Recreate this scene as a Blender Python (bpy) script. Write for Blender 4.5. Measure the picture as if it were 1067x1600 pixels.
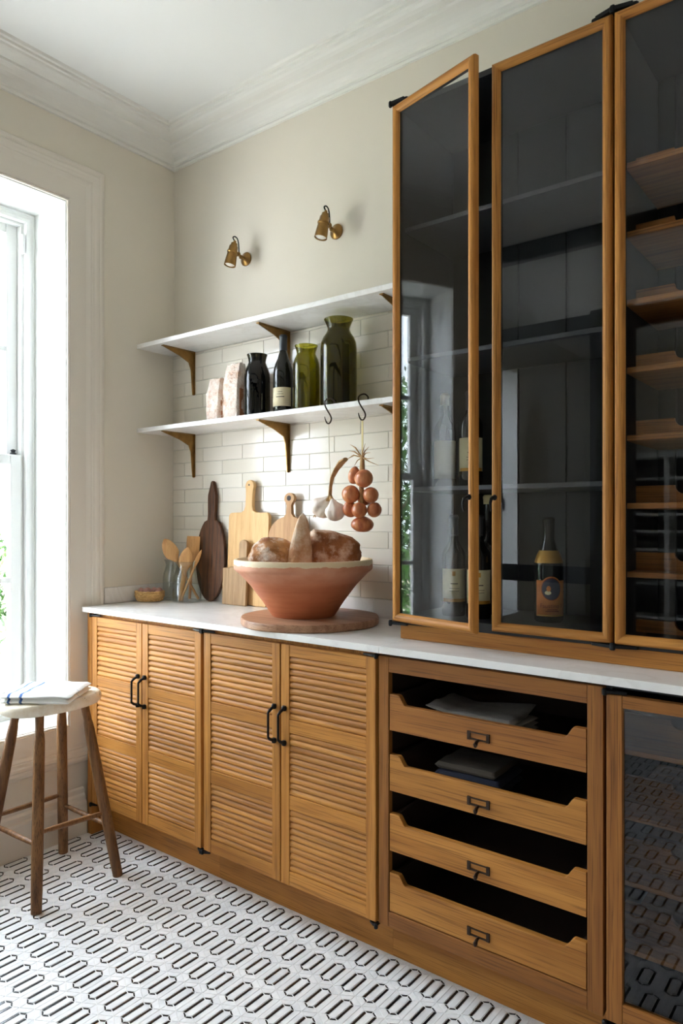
import bpy, bmesh, math, random
from mathutils import Vector, Matrix, noise as mnoise
random.seed(7)
R = math.radians
S = bpy.context.scene
COL = S.collection
for o in list(bpy.data.objects): bpy.data.objects.remove(o)

# ------------------------------------------------------------------ camera, sky, exposure
LIFT = 0.0442                      # everything is modelled with the floor at -LIFT and raised at the end
cd = bpy.data.cameras.new('camera'); cam = bpy.data.objects.new('camera', cd); COL.objects.link(cam)
cd.sensor_fit = 'HORIZONTAL'; cd.sensor_width = 36.0; cd.lens = 36.0 * 1118.0 / 1067.0
cd.shift_y = 11.0 / 1067.0; cd.clip_start = 0.02
cam.location = (2.817, -2.280, 1.32)
cam.rotation_euler = (R(90), 0, R(90 - 52.146))
S.camera = cam
W = bpy.data.worlds.new('overcast_sky'); S.world = W; W.use_nodes = True
bg = W.node_tree.nodes['Background']; bg.inputs['Color'].default_value = (0.84, 0.92, 1.06, 1); bg.inputs['Strength'].default_value = 8.5
S.view_settings.view_transform = 'Standard'; S.view_settings.look = 'None'
S.view_settings.gamma = 1.0; S.view_settings.use_curve_mapping = False
S.view_settings.exposure = 1.42
try:
    S.cycles.max_bounces = 14; S.cycles.transparent_max_bounces = 32; S.cycles.diffuse_bounces = 6
except Exception: pass
sl_ = bpy.data.lights.new('sun', 'SUN'); sl_.energy = 26.0; sl_.angle = R(2); sl_.color = (1.0, 0.98, 0.95)
so_ = bpy.data.objects.new('sun', sl_); COL.objects.link(so_)            # stands behind the house: lights the garden, never the room directly
so_.rotation_euler = Vector((-0.64, 0.12, -0.76)).to_track_quat('-Z', 'Y').to_euler()
def portal(loc, rot, sx, sy):
    l = bpy.data.lights.new('daylight_portal', 'AREA'); l.shape = 'RECTANGLE'; l.size = sx; l.size_y = sy
    l.cycles.is_portal = True
    o = bpy.data.objects.new('daylight_portal', l); COL.objects.link(o); o.location = loc; o.rotation_euler = rot
portal((-0.38, -1.11, 1.56), (R(90), 0, R(-90)), 1.1, 2.3)
portal((-0.38, -4.235, 1.56), (R(90), 0, R(-90)), 1.1, 2.3)

# ------------------------------------------------------------------ materials
def srgb(r, g, b):
    f = lambda c: (c/255/12.92 if c/255 <= 0.04045 else ((c/255 + 0.055)/1.055)**2.4)
    return (f(r), f(g), f(b), 1)
MATS = {}
class NB:
    def __init__(s, name):
        s.m = bpy.data.materials.new(name); s.m.use_nodes = True; s.t = s.m.node_tree; s.N = s.t.nodes; s.L = s.t.links
        s.p = s.N['Principled BSDF']; s.out = s.N['Material Output']; MATS[name] = s.m
    def n(s, t, **k):
        x = s.N.new(t)
        for a, b in k.items(): setattr(x, a, b)
        return x
    def link(s, a, b): s.L.new(a, b)
    def coord(s, scale=(1, 1, 1), rand=True, loc=(0, 0, 0)):
        tc = s.n('ShaderNodeTexCoord'); mp = s.n('ShaderNodeMapping'); mp.inputs['Scale'].default_value = scale; mp.inputs['Location'].default_value = loc
        if rand:
            oi = s.n('ShaderNodeObjectInfo'); mu = s.n('ShaderNodeMath', operation='MULTIPLY'); mu.inputs[1].default_value = 37.0
            s.link(oi.outputs['Random'], mu.inputs[0]); ad = s.n('ShaderNodeVectorMath', operation='ADD')
            s.link(tc.outputs['Object'], ad.inputs[0]); s.link(mu.outputs[0], ad.inputs[1]); s.link(ad.outputs[0], mp.inputs['Vector'])
        else: s.link(tc.outputs['Object'], mp.inputs['Vector'])
        return mp.outputs['Vector']
    def noise(s, vec, scale, detail=4, rough=0.55, dist=0):
        x = s.n('ShaderNodeTexNoise'); x.inputs['Scale'].default_value = scale; x.inputs['Detail'].default_value = detail
        x.inputs['Roughness'].default_value = rough; x.inputs['Distortion'].default_value = dist
        if vec is not None: s.link(vec, x.inputs['Vector'])
        return x.outputs['Fac']
    def ramp(s, fac, stops):
        x = s.n('ShaderNodeValToRGB'); e = x.color_ramp.elements
        while len(e) < len(stops): e.new(0.5)
        for i, (p, c) in enumerate(stops): e[i].position = p; e[i].color = c
        s.link(fac, x.inputs['Fac']); return x.outputs['Color']
    def mix(s, fac, a, b, mode='MIX'):
        x = s.n('ShaderNodeMix', data_type='RGBA', blend_type=mode)
        for v, i in ((fac, 0), (a, 6), (b, 7)):
            if hasattr(v, 'node'): s.link(v, x.inputs[i])
            else: x.inputs[i].default_value = v
        return x.outputs[2]
    def bump(s, h, strength, dist=0.002):
        b = s.n('ShaderNodeBump'); b.inputs['Strength'].default_value = strength; b.inputs['Distance'].default_value = dist
        s.link(h, b.inputs['Height']); s.link(b.outputs['Normal'], s.p.inputs['Normal'])
    def col(s, c):
        if hasattr(c, 'node'): s.link(c, s.p.inputs['Base Color'])
        else: s.p.inputs['Base Color'].default_value = c
    def set(s, **k):
        for a, b in k.items(): s.p.inputs[a.replace('_', ' ')].default_value = b
def plain(name, c, rough=0.5, metal=0.0, nscale=0, namt=0.06, bump=0.0, spec=0.5):
    b = NB(name); b.set(Roughness=rough, Metallic=metal); b.p.inputs['Specular IOR Level'].default_value = spec
    if nscale:
        f = b.noise(b.coord(), nscale); d = tuple(max(0, x*(1 - namt*2)) for x in c[:3]) + (1,)
        b.col(b.ramp(f, [(0.3, d), (0.7, c)]))
        if bump: b.bump(f, bump)
    else: b.col(c)
    return b.m
def wood(name, axis, light, dark, pore, rough=0.5, gs=1.0, contrast=1.0, bump=0.06):
    b = NB(name); lo, hi = 1.6*gs, 26*gs
    sc = [hi, hi, hi]; sc['XYZ'.index(axis)] = lo
    v = b.coord(tuple(sc)); f = b.noise(v, 1.0, 3, 0.55, 0.6)
    w = b.n('ShaderNodeTexWave', wave_type='BANDS', bands_direction={'X': 'Y', 'Y': 'X', 'Z': 'X'}[axis])
    sc2 = [7*gs]*3; sc2['XYZ'.index(axis)] = 0.8*gs
    b.link(b.coord(tuple(sc2)), w.inputs['Vector']); w.inputs['Scale'].default_value = 1.6; w.inputs['Distortion'].default_value = 7; w.inputs['Detail'].default_value = 2
    base = b.ramp(f, [(0.28, dark), (0.62, light)])
    base = b.mix(0.28*contrast, base, b.ramp(w.outputs['Fac'], [(0.15, dark), (0.75, light)]))
    sc3 = [330*gs]*3; sc3['XYZ'.index(axis)] = 5*gs
    pf = b.noise(b.coord(tuple(sc3)), 1.0, 2)
    pr_ = b.ramp(pf, [(0.36, (1, 1, 1, 1)), (0.46, (0, 0, 0, 1))])
    ml = b.n('ShaderNodeMath', operation='MULTIPLY'); ml.inputs[1].default_value = 0.5*contrast
    b.link(pr_, ml.inputs[0]); base = b.mix(ml.outputs[0], base, pore)
    oi = b.n('ShaderNodeObjectInfo'); hv = b.n('ShaderNodeHueSaturation'); mr = b.n('ShaderNodeMapRange')
    mr.inputs['To Min'].default_value = 0.9; mr.inputs['To Max'].default_value = 1.1
    b.link(oi.outputs['Random'], mr.inputs['Value']); b.link(mr.outputs[0], hv.inputs['Value']); b.link(base, hv.inputs['Color'])
    b.col(hv.outputs['Color']); b.set(Roughness=rough); b.p.inputs['Specular IOR Level'].default_value = 0.3; b.bump(pf, bump, 0.001); return b.m
OAK = {a: wood('oak_' + a, a, srgb(193, 133, 62), srgb(156, 98, 38), srgb(88, 50, 18)) for a in 'XYZ'}
OAKD = {a: wood('oak_tray_' + a, a, srgb(160, 104, 48), srgb(126, 77, 32), srgb(72, 40, 16)) for a in 'XYZ'}
def glassy(name, tint, rough=0.0, ior=1.5, wobble=0.0):
    b = NB(name); b.N.remove(b.p)
    tr = b.n('ShaderNodeBsdfTransparent'); tr.inputs['Color'].default_value = tint
    gl = b.n('ShaderNodeBsdfGlossy'); gl.inputs['Roughness'].default_value = rough
    r0 = ((ior-1)/(ior+1))**2; mx = b.n('ShaderNodeMixShader')
    lw = b.n('ShaderNodeLayerWeight'); lw.inputs['Blend'].default_value = 0.5      # facing = 1 - cos: Schlick reflectance, alike from both sides
    pw = b.n('ShaderNodeMath', operation='POWER'); pw.inputs[1].default_value = 5.0; b.link(lw.outputs['Facing'], pw.inputs[0])
    fr = b.n('ShaderNodeMath', operation='MULTIPLY_ADD'); fr.inputs[1].default_value = 1-r0; fr.inputs[2].default_value = r0; b.link(pw.outputs[0], fr.inputs[0])
    if wobble:
        bp = b.n('ShaderNodeBump'); bp.inputs['Strength'].default_value = wobble; bp.inputs['Distance'].default_value = 0.004
        b.link(b.noise(b.coord((1, 1, 0.5)), 28, 2), bp.inputs['Height'])
        b.link(bp.outputs['Normal'], gl.inputs['Normal']); b.link(bp.outputs['Normal'], lw.inputs['Normal'])
    b.link(fr.outputs[0], mx.inputs[0]); b.link(tr.outputs[0], mx.inputs[1]); b.link(gl.outputs[0], mx.inputs[2])
    b.link(mx.outputs[0], b.out.inputs['Surface']); return b.m
M = {}
M['wall'] = plain('cream_wall_paint', srgb(224, 216, 200), 0.85, nscale=3, namt=0.012)
M['rwall'] = plain('taupe_wall_paint', srgb(186, 178, 168), 0.8)
M['ceil'] = plain('white_ceiling_paint', srgb(234, 233, 228), 0.9)
M['trim'] = plain('pale_trim_paint', srgb(224, 216, 203), 0.5)
M['corn'] = plain('cornice_paint', srgb(231, 228, 220), 0.75)
M['white'] = plain('white_window_paint', srgb(232, 233, 230), 0.4)
M['grout'] = plain('grout', srgb(205, 200, 188), 0.9)
M['fgrout'] = plain('floor_grout', srgb(240, 238, 234), 0.9)
b = NB('white_marble'); v = b.coord((1, 1, 1)); f = b.noise(v, 9, 5, 0.6, 1.0)
v2 = b.coord((160, 5, 1)); f2 = b.noise(v2, 1, 2)
c = b.mix(0.35, b.ramp(f, [(0.35, srgb(224, 225, 226)), (0.6, srgb(246, 246, 245))]), b.ramp(f2, [(0.3, srgb(222, 221, 220)), (0.7, srgb(247, 247, 245))]))
b.col(c); b.set(Roughness=0.22); M['marble'] = b.m
M['blackt'] = plain('black_marble', srgb(24, 26, 31), 0.2, nscale=40, namt=0.2)
b = NB('glazed_tile'); v = b.coord(); f = b.noise(v, 7, 2, 0.5)
oi = b.n('ShaderNodeObjectInfo'); c = b.ramp(oi.outputs['Random'], [(0.0, srgb(219, 212, 196)), (0.5, srgb(228, 222, 208)), (1.0, srgb(224, 216, 203))])
b.col(c); b.set(Roughness=0.14); b.p.inputs['Specular IOR Level'].default_value = 0.35; b.bump(f, 0.3, 0.006); M['tile'] = b.m
b = NB('white_quartz'); v = b.coord((1, 1.6, 1), False); f = b.noise(v, 2.2, 6, 0.6, 1.6)
c = b.ramp(f, [(0.44, srgb(233, 231, 227)), (0.495, srgb(212, 206, 199)), (0.52, srgb(234, 232, 228))])
b.col(b.mix(0.35, srgb(234, 232, 228), c)); b.set(Roughness=0.25); M['quartz'] = b.m
M['black'] = plain('black_iron', srgb(30, 30, 31), 0.45, 0.7)
M['bronze'] = plain('aged_bronze', srgb(74, 60, 50), 0.35, 0.9, 30, 0.2)
M['brass'] = plain('antique_brass', srgb(166, 128, 74), 0.33, 0.95, 25, 0.2)
M['dark'] = plain('charcoal_paint', srgb(22, 23, 25), 0.5)
M['shelfp'] = plain('grey_shelf_paint', srgb(62, 62, 64), 0.5)
M['glass'] = glassy('clear_glass', (0.97, 0.98, 0.975, 1))
M['cabglass'] = glassy('cabinet_glass', (0.93, 0.94, 0.94, 1), ior=1.46)
M['baseglass'] = glassy('shade_tinted_base_glass', (0.74, 0.75, 0.77, 1), ior=1.52)  # clear panes given a grey tint that paints in the shade behind them
M['jarglass'] = glassy('clear_jar_glass', (0.93, 0.945, 0.935, 1), ior=1.65)
M['green'] = glassy('olive_green_glass', (0.58, 0.55, 0.15, 1), 0.02, 1.5, 0.25)
M['biggreen'] = glassy('deep_olive_glass', (0.47, 0.44, 0.13, 1), 0.02, 1.5, 0.2)
M['darkgreen'] = glassy('bottle_green_black_glass', (0.12, 0.10, 0.035, 1), 0.03, 1.55, 0.4)
M['winegl'] = plain('dark_wine_glass', srgb(20, 19, 15), 0.06)
M['foil'] = plain('grey_capsule_foil', srgb(66, 68, 72), 0.4, 0.3)
M['label'] = plain('cream_label_paper', srgb(222, 209, 176), 0.7)
M['label2'] = plain('ivory_label_paper', srgb(206, 196, 158), 0.7, nscale=60, namt=0.04)
M['goldl'] = plain('gold_label_band', srgb(176, 128, 42), 0.45, 0.4)
M['orangel'] = plain('orange_label_paper', srgb(196, 112, 44), 0.6, nscale=40, namt=0.12)
M['ink'] = plain('dark_ink', srgb(52, 42, 40), 0.7)
M['inkred'] = plain('red_ink', srgb(112, 40, 28), 0.7)
M['inkblue'] = plain('dark_blue_ink', srgb(46, 48, 70), 0.6)
M['inksilver'] = plain('silver_embossing', srgb(150, 150, 150), 0.4, 0.6)
# terracotta with a cream glazed, dripping rim
b = NB('glazed_terracotta'); tc = b.n('ShaderNodeTexCoord'); sx = b.n('ShaderNodeSeparateXYZ'); b.link(tc.outputs['Object'], sx.inputs[0])
f = b.noise(b.coord((1, 1, 3), False), 9, 4); nb = b.noise(b.coord((1, 1, 0.15), False), 26, 2)
t = b.mix(0.5, b.ramp(f, [(0.3, srgb(182, 102, 64)), (0.7, srgb(206, 130, 90))]), b.ramp(b.noise(b.coord((0.6, 0.6, 22), False), 3, 2), [(0.35, srgb(184, 104, 64)), (0.65, srgb(202, 122, 82))]))
m1 = b.n('ShaderNodeMath', operation='MULTIPLY_ADD'); m1.inputs[1].default_value = 0.018; b.link(nb, m1.inputs[0]); b.link(sx.outputs['Z'], m1.inputs[2])
g = b.n('ShaderNodeMath', operation='GREATER_THAN'); g.inputs[1].default_value = 0.1985; b.link(m1.outputs[0], g.inputs[0])
pk = b.n('ShaderNodeMapRange'); pk.inputs['From Min'].default_value = 0.125; pk.inputs['From Max'].default_value = 0.175; b.link(m1.outputs[0], pk.inputs['Value'])
pkm = b.n('ShaderNodeMath', operation='MULTIPLY'); b.link(pk.outputs[0], pkm.inputs[0]); b.link(b.noise(b.coord((1, 1, 1.4), False), 17, 3), pkm.inputs[1])
t = b.mix(pkm.outputs[0], t, srgb(218, 164, 134))
b.col(b.mix(g.outputs[0], t, srgb(226, 205, 168))); b.set(Roughness=0.55); M['terra'] = b.m
def bread(name, crust, deep, flour, fscale, amt):
    b = NB(name); f = b.noise(b.coord((1, 1, 1), False), fscale, 6, 0.65); f2 = b.noise(b.coord((1, 1, 1), False), 11, 3)
    c = b.ramp(f2, [(0.3, deep), (0.65, crust)]); c = b.mix(b.ramp(f, [(0.5 - amt, (0, 0, 0, 1)), (0.62 - amt*0.5, (0.8, 0.8, 0.8, 1))]), c, flour)
    b.col(c); b.set(Roughness=0.9); b.bump(b.noise(b.coord((1, 1, 1), False), 55, 5), 0.9, 0.008); return b.m
M['bread1'] = bread('floury_crust', srgb(206, 150, 96), srgb(140, 84, 44), srgb(236, 224, 210), 17, 0.02)
M['bread2'] = bread('pale_crust', srgb(206, 166, 126), srgb(176, 126, 86), srgb(224, 204, 180), 14, 0.06)
M['bread3'] = bread('brown_crust', srgb(180, 122, 76), srgb(116, 68, 36), srgb(224, 202, 180), 13, 0.04)
def bw(n, ax, l, d, p, **k): M[n] = wood(n, ax, srgb(*l), srgb(*d), srgb(*p), **k)
bw('board_dark', 'Z', (104, 66, 38), (54, 33, 20), (30, 18, 12), rough=0.55, contrast=1.4)
bw('board_light', 'Z', (222, 184, 128), (203, 158, 100), (176, 128, 76), contrast=0.6)
bw('board_mid', 'Z', (202, 160, 112), (176, 130, 86), (140, 98, 62), contrast=0.7)
bw('board_small', 'Z', (188, 154, 110), (158, 122, 84), (120, 86, 56), contrast=0.8)
bw('board_round', 'X', (182, 142, 112), (142, 98, 70), (96, 62, 44), contrast=1.0)
bw('spoon_wood', 'Z', (208, 162, 106), (182, 130, 78), (150, 100, 58), contrast=0.6)
bw('leg_wood', 'Z', (138, 98, 60), (92, 60, 34), (52, 33, 20), rough=0.5, contrast=1.2)
b = NB('chipped_cream_paint'); f = b.noise(b.coord((1, 1, 1), False), 34, 5, 0.7)
b.col(b.ramp(f, [(0.33, srgb(70, 50, 36)), (0.355, srgb(232, 216, 188)), (0.7, srgb(246, 238, 222))])); b.set(Roughness=0.6); b.bump(f, 0.3, 0.003); M['seat'] = b.m
b = NB('striped_towel'); tc = b.n('ShaderNodeTexCoord'); sx = b.n('ShaderNodeSeparateXYZ'); b.link(tc.outputs['Object'], sx.inputs[0])
def band(b, src, lo, hi):
    a1 = b.n('ShaderNodeMath', operation='GREATER_THAN'); a1.inputs[1].default_value = lo; a2 = b.n('ShaderNodeMath', operation='LESS_THAN'); a2.inputs[1].default_value = hi
    b.link(src, a1.inputs[0]); b.link(src, a2.inputs[0]); m = b.n('ShaderNodeMath', operation='MULTIPLY'); b.link(a1.outputs[0], m.inputs[0]); b.link(a2.outputs[0], m.inputs[1]); return m.outputs[0]
c = b.mix(band(b, sx.outputs['X'], -0.099, -0.090), srgb(238, 237, 233), srgb(70, 104, 158)); c = b.mix(band(b, sx.outputs['X'], -0.056, -0.046), c, srgb(70, 104, 158))
c = b.mix(band(b, sx.outputs['Y'], -0.020, -0.017), c, srgb(150, 172, 205))
b.col(c); b.set(Roughness=0.95); b.bump(b.noise(b.coord((1, 1, 1), False), 320, 2), 0.25, 0.001); M['towel'] = b.m
for n, cc in (('linen_grey', (112, 106, 98)), ('linen_white', (190, 186, 176)), ('linen_dark', (78, 70, 60)), ('linen_navy', (28, 32, 50)), ('linen_pale', (176, 170, 158))):
    M[n] = plain(n, srgb(*cc), 0.95, nscale=220, namt=0.08, bump=0.3)
b = NB('onion_skin'); v = b.coord((30, 30, 8)); f = b.noise(v, 1.6, 3, 0.5, 0.3); b.col(b.ramp(f, [(0.30, srgb(164, 84, 50)), (0.5, srgb(196, 118, 74)), (0.70, srgb(216, 152, 102))])); b.set(Roughness=0.32); M['onion'] = b.m
M['stem'] = plain('dried_stem', srgb(196, 154, 102), 0.85, nscale=50, namt=0.2)
b = NB('garlic_skin'); f = b.noise(b.coord((14, 14, 2)), 2, 3); b.col(b.ramp(f, [(0.3, srgb(224, 204, 190)), (0.6, srgb(242, 234, 224))])); b.set(Roughness=0.55); M['garlic'] = b.m
M['ribbon'] = plain('cream_ribbon', srgb(220, 204, 150), 0.8)
M['ribbon2'] = plain('pale_thread', srgb(232, 226, 206), 0.8)
M['hook'] = plain('dark_hook_steel', srgb(62, 50, 42), 0.4, 0.8)
b = NB('bag_film'); f = b.noise(b.coord(), 30, 4, 0.7); sz = b.n('ShaderNodeSeparateXYZ'); tc = b.n('ShaderNodeTexCoord'); b.link(tc.outputs['Object'], sz.inputs[0])
b.col(b.ramp(f, [(0.3, srgb(202, 162, 134)), (0.5, srgb(224, 204, 188)), (0.7, srgb(238, 228, 218))])); b.set(Roughness=0.25); b.bump(f, 0.9, 0.012); M['bag'] = b.m
M['bagside'] = plain('amber_contents', srgb(176, 112, 70), 0.5, nscale=40, namt=0.15)
b = NB('woven_straw'); f = b.noise(b.coord((60, 60, 60)), 1, 3); b.col(b.ramp(f, [(0.3, srgb(186, 142, 80)), (0.7, srgb(226, 190, 130))])); b.set(Roughness=0.7); M['straw'] = b.m
M['egg'] = plain('pinkish_shell', srgb(190, 142, 130), 0.5, nscale=60, namt=0.15)
M['lens'] = plain('frosted_lens', srgb(236, 230, 218), 0.4)
M['cable'] = plain('black_cable', srgb(22, 22, 22), 0.6)
M['leaf'] = plain('leaf_green', srgb(62, 104, 34), 0.6, nscale=3, namt=0.25)
M['bark'] = plain('bark', srgb(92, 78, 64), 0.9)
M['gravel'] = plain('pale_gravel', srgb(206, 203, 196), 0.95, nscale=30, namt=0.1)
M['render'] = plain('garden_wall_render', srgb(214, 204, 188), 0.9)

# ------------------------------------------------------------------ mesh helpers
WO = {}
def bx(bm, x0, x1, y0, y1, z0, z1, mi=0):
    v = [bm.verts.new(p) for p in ((x0,y0,z0),(x1,y0,z0),(x1,y1,z0),(x0,y1,z0),(x0,y0,z1),(x1,y0,z1),(x1,y1,z1),(x0,y1,z1))]
    for q in ((0,3,2,1),(4,5,6,7),(0,1,5,4),(1,2,6,5),(2,3,7,6),(3,0,4,7)):
        f = bm.faces.new([v[i] for i in q]); f.material_index = mi
    return v
def nbm(): return bmesh.new()
def box(*a):
    bm = nbm(); bx(bm, *a); return bm
def lathe(bm, prof, c, seg=32, mi=0, axis=None):
    rings = []
    for r, z in prof:
        if r < 1e-6: rings.append([bm.verts.new((c[0], c[1], c[2]+z))])
        else: rings.append([bm.verts.new((c[0]+r*math.cos(2*math.pi*i/seg), c[1]+r*math.sin(2*math.pi*i/seg), c[2]+z)) for i in range(seg)])
    for a, b_ in zip(rings, rings[1:]):
        for i in range(seg):
            j = (i+1) % seg
            if len(a) == 1 and len(b_) == 1: continue
            if len(a) == 1: f = bm.faces.new((a[0], b_[j], b_[i]))
            elif len(b_) == 1: f = bm.faces.new((a[i], a[j], b_[0]))
            else: f = bm.faces.new((a[i], a[j], b_[j], b_[i]))
            f.material_index = mi
    return bm
def tube(bm, pts, rad, seg=10, mi=0, flat=1.0):
    pts = [Vector(p) for p in pts]; n = len(pts)
    if not hasattr(rad, '__len__'): rad = [rad]*n
    rings = []; up = None
    for i, p in enumerate(pts):
        t = (pts[min(i+1, n-1)] - pts[max(i-1, 0)]).normalized()
        if up is None:
            up = Vector((0, 0, 1)) if abs(t.z) < 0.9 else Vector((1, 0, 0))
        a = t.cross(up).normalized(); b_ = a.cross(t).normalized(); up = b_
        rings.append([bm.verts.new(p + a*rad[i]*math.cos(2*math.pi*k/seg) + b_*rad[i]*flat*math.sin(2*math.pi*k/seg)) for k in range(seg)])
    for a, b_ in zip(rings, rings[1:]):
        for k in range(seg):
            f = bm.faces.new((a[k], a[(k+1) % seg], b_[(k+1) % seg], b_[k])); f.material_index = mi
    f = bm.faces.new(rings[0][::-1]); f.material_index = mi; f = bm.faces.new(rings[-1]); f.material_index = mi
    return bm
def prism(bm, pts, d0, d1, plane='xz', mi=0):
    def P(u, v, d): return {'xz': (u, d, v), 'xy': (u, v, d), 'yz': (d, u, v)}[plane]
    a = [bm.verts.new(P(u, v, d0)) for u, v in pts]; b_ = [bm.verts.new(P(u, v, d1)) for u, v in pts]; n = len(pts)
    fs = [bm.faces.new(a), bm.faces.new(b_[::-1])]
    for i in range(n): fs.append(bm.faces.new((a[i], b_[i], b_[(i+1) % n], a[(i+1) % n])))
    for f in fs: f.material_index = mi
    return bm
def blob(bm, c, r, sub=3, noi=0.0, ns=1.0, seed=0, rot=None, fn=None):
    t = bmesh.new(); bmesh.ops.create_icosphere(t, subdivisions=sub, radius=1)
    for v in t.verts:
        d = v.co.copy()
        if fn: d = fn(d)
        if noi: d = d*(1 + noi*mnoise.noise(v.co*ns + Vector((seed, seed*1.7, -seed))))
        d = Vector((d.x*r[0], d.y*r[1], d.z*r[2]))
        if rot: d = rot @ d
        v.co = d + Vector(c)
    me = bpy.data.meshes.new('t'); t.to_mesh(me); t.free(); bm.from_mesh(me); bpy.data.meshes.remove(me); return bm
def root_origin(p): return WO[p.name]
def props(o, label=None, cat=None, group=None, kind=None):
    for k, v in (('label', label), ('category', cat), ('group', group), ('kind', kind)):
        if v: o[k] = v
    return o
def obj(name, bm, mats, parent=None, origin=None, smooth=False, bevel=0.0, segs=2, kind=None, label=None, cat=None, group=None, sub=0, xf=None):
    if xf is not None: bmesh.ops.transform(bm, matrix=xf, verts=bm.verts)
    bmesh.ops.recalc_face_normals(bm, faces=bm.faces)
    if origin is None:
        if parent is not None: origin = WO[parent.name]
        else:
            xs = [v.co for v in bm.verts]
            origin = Vector(((min(v.x for v in xs)+max(v.x for v in xs))/2, (min(v.y for v in xs)+max(v.y for v in xs))/2, min(v.z for v in xs)))
    origin = Vector(origin)
    bmesh.ops.translate(bm, verts=bm.verts, vec=-origin)
    me = bpy.data.meshes.new(name)
    if smooth:
        for f in bm.faces: f.smooth = True
    bm.to_mesh(me); bm.free()
    if not isinstance(mats, (list, tuple)): mats = [mats]
    for m in mats: me.materials.append(m)
    o = bpy.data.objects.new(name, me); COL.objects.link(o)
    WO[o.name] = origin
    if parent is not None: o.parent = parent; o.location = origin - WO[parent.name]
    else: o.location = origin
    if bevel:
        md = o.modifiers.new('bevel', 'BEVEL'); md.width = bevel; md.segments = segs; md.limit_method = 'ANGLE'; md.angle_limit = R(40)
    if smooth and not sub and bevel == 0:
        try: me.set_sharp_from_angle(angle=R(42))
        except Exception: pass
    if sub:
        md = o.modifiers.new('sub', 'SUBSURF'); md.levels = sub; md.render_levels = sub
    return props(o, label, cat, group, kind)
def thing(name, loc, label=None, cat=None, group=None, kind=None):
    o = bpy.data.objects.new(name, None); COL.objects.link(o); o.location = loc; o.empty_display_size = 0.05; WO[o.name] = Vector(loc)
    return props(o, label, cat, group, kind)
def clone(src, parent, origin, name=None):
    o = src.copy(); COL.objects.link(o); o.parent = parent; WO[o.name] = Vector(origin)
    o.location = Vector(origin) - (WO[parent.name] if parent else Vector((0, 0, 0))); return o

FZ = -LIFT; CZ = 3.147; RX = 4.8; RY = -2.76; FAR = -6.6
# ------------------------------------------------------------------ structure: walls, ceiling, cornice
obj('wall_back', box(-0.36, RX+0.2, 0.0, 0.2, FZ-0.05, CZ+0.1), M['wall'], kind='structure')
WY0, WY1, WZ0, WZ1 = -1.645, -0.58, 0.44, 2.686
bm = nbm()
bx(bm, -0.36, 0, WY1, 0.0, FZ-0.05, CZ+0.1); bx(bm, -0.36, 0, WY0, WY1, FZ-0.05, WZ0); bx(bm, -0.36, 0, WY0, WY1, WZ1, CZ+0.1)
F0, F1 = -4.77, -3.70
bx(bm, -0.36, 0, F1, WY0, FZ-0.05, CZ+0.1); bx(bm, -0.36, 0, F0, F1, FZ-0.05, WZ0); bx(bm, -0.36, 0, F0, F1, WZ1, CZ+0.1); bx(bm, -0.36, 0, FAR, F0, FZ-0.05, CZ+0.1)
obj('wall_left', bm, M['wall'], kind='structure')
obj('wall_right', box(RX, RX+0.2, FAR, 0.0, FZ-0.05, CZ+0.1), M['rwall'], kind='structure')
obj('wall_far', box(-0.36, RX+0.2, FAR-0.2, FAR, FZ-0.05, CZ+0.1), M['wall'], kind='structure')
obj('ceiling', box(-0.36, RX+0.2, FAR-0.2, 0.2, CZ, CZ+0.1), M['ceil'], kind='structure')
def rect_sweep(bm, x0, x1, y0, y1, prof, closed=True):
    # prof: (inset, z); rectangle x0..x1, y0..y1 in plan
    rings = []
    for ins, z in prof:
        rings.append([bm.verts.new(p) for p in ((x0+ins, y0+ins, z), (x1-ins, y0+ins, z), (x1-ins, y1-ins, z), (x0+ins, y1-ins, z))])
    for a, b_ in zip(rings, rings[1:]):
        for i in range(4): bm.faces.new((a[i], a[(i+1) % 4], b_[(i+1) % 4], b_[i]))
cp = [(0.0, 3.030), (0.010, 3.031), (0.013, 3.040), (0.011, 3.046), (0.020, 3.049)]
cp += [(0.020 + 0.070*(1-math.cos(t*math.pi/2)), 3.049 + 0.042*math.sin(t*math.pi/2)) for t in (0.2, 0.4, 0.6, 0.8, 1.0)]
cp += [(0.094, 3.094), (0.096, 3.103), (0.106, 3.104)]
cp += [(0.106 + 0.042*math.sin(t*math.pi/2), 3.104 + 0.022*(1-math.cos(t*math.pi/2))) for t in (0.25, 0.5, 0.75, 1.0)]
cp += [(0.158, 3.128), (0.160, 3.137), (0.172, 3.138), (0.178, 3.148)]
bm = nbm(); rect_sweep(bm, 0, RX, RY, 0, cp)
obj('trim_1', bm, M['corn'], kind='structure', label='white moulded plaster cornice around the ceiling')
# ------------------------------------------------------------------ window architrave, window, skirting
def yz_frame(bm, x_of, y0, y1, z0, z1, prof, mi=0):
    # prof: (outward offset from opening, x); rectangle opening y0..y1, z0..z1
    rings = []
    for d, x in prof: rings.append([bm.verts.new(p) for p in ((x, y0-d, z0-d), (x, y1+d, z0-d), (x, y1+d, z1+d), (x, y0-d, z1+d))])
    for a, b_ in zip(rings, rings[1:]):
        for i in range(4):
            f = bm.faces.new((a[i], a[(i+1) % 4], b_[(i+1) % 4], b_[i])); f.material_index = mi
ap = [(0.0, -0.004), (0.0, 0.010), (0.004, 0.013), (0.008, 0.010), (0.010, 0.014), (0.085, 0.014), (0.092, 0.016), (0.104, 0.021), (0.110, 0.021), (0.112, 0.0235), (0.124, 0.0245), (0.130, 0.028), (0.141, 0.0285), (0.146, 0.024), (0.152, 0.026), (0.158, 0.026), (0.170, 0.020), (0.177, 0.012), (0.177, 0.0)]
bm = nbm(); yz_frame(bm, None, WY0, WY1, WZ0, WZ1, ap)
obj('trim_2', bm, M['trim'], kind='structure', label='wide stepped architrave around the window')
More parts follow.
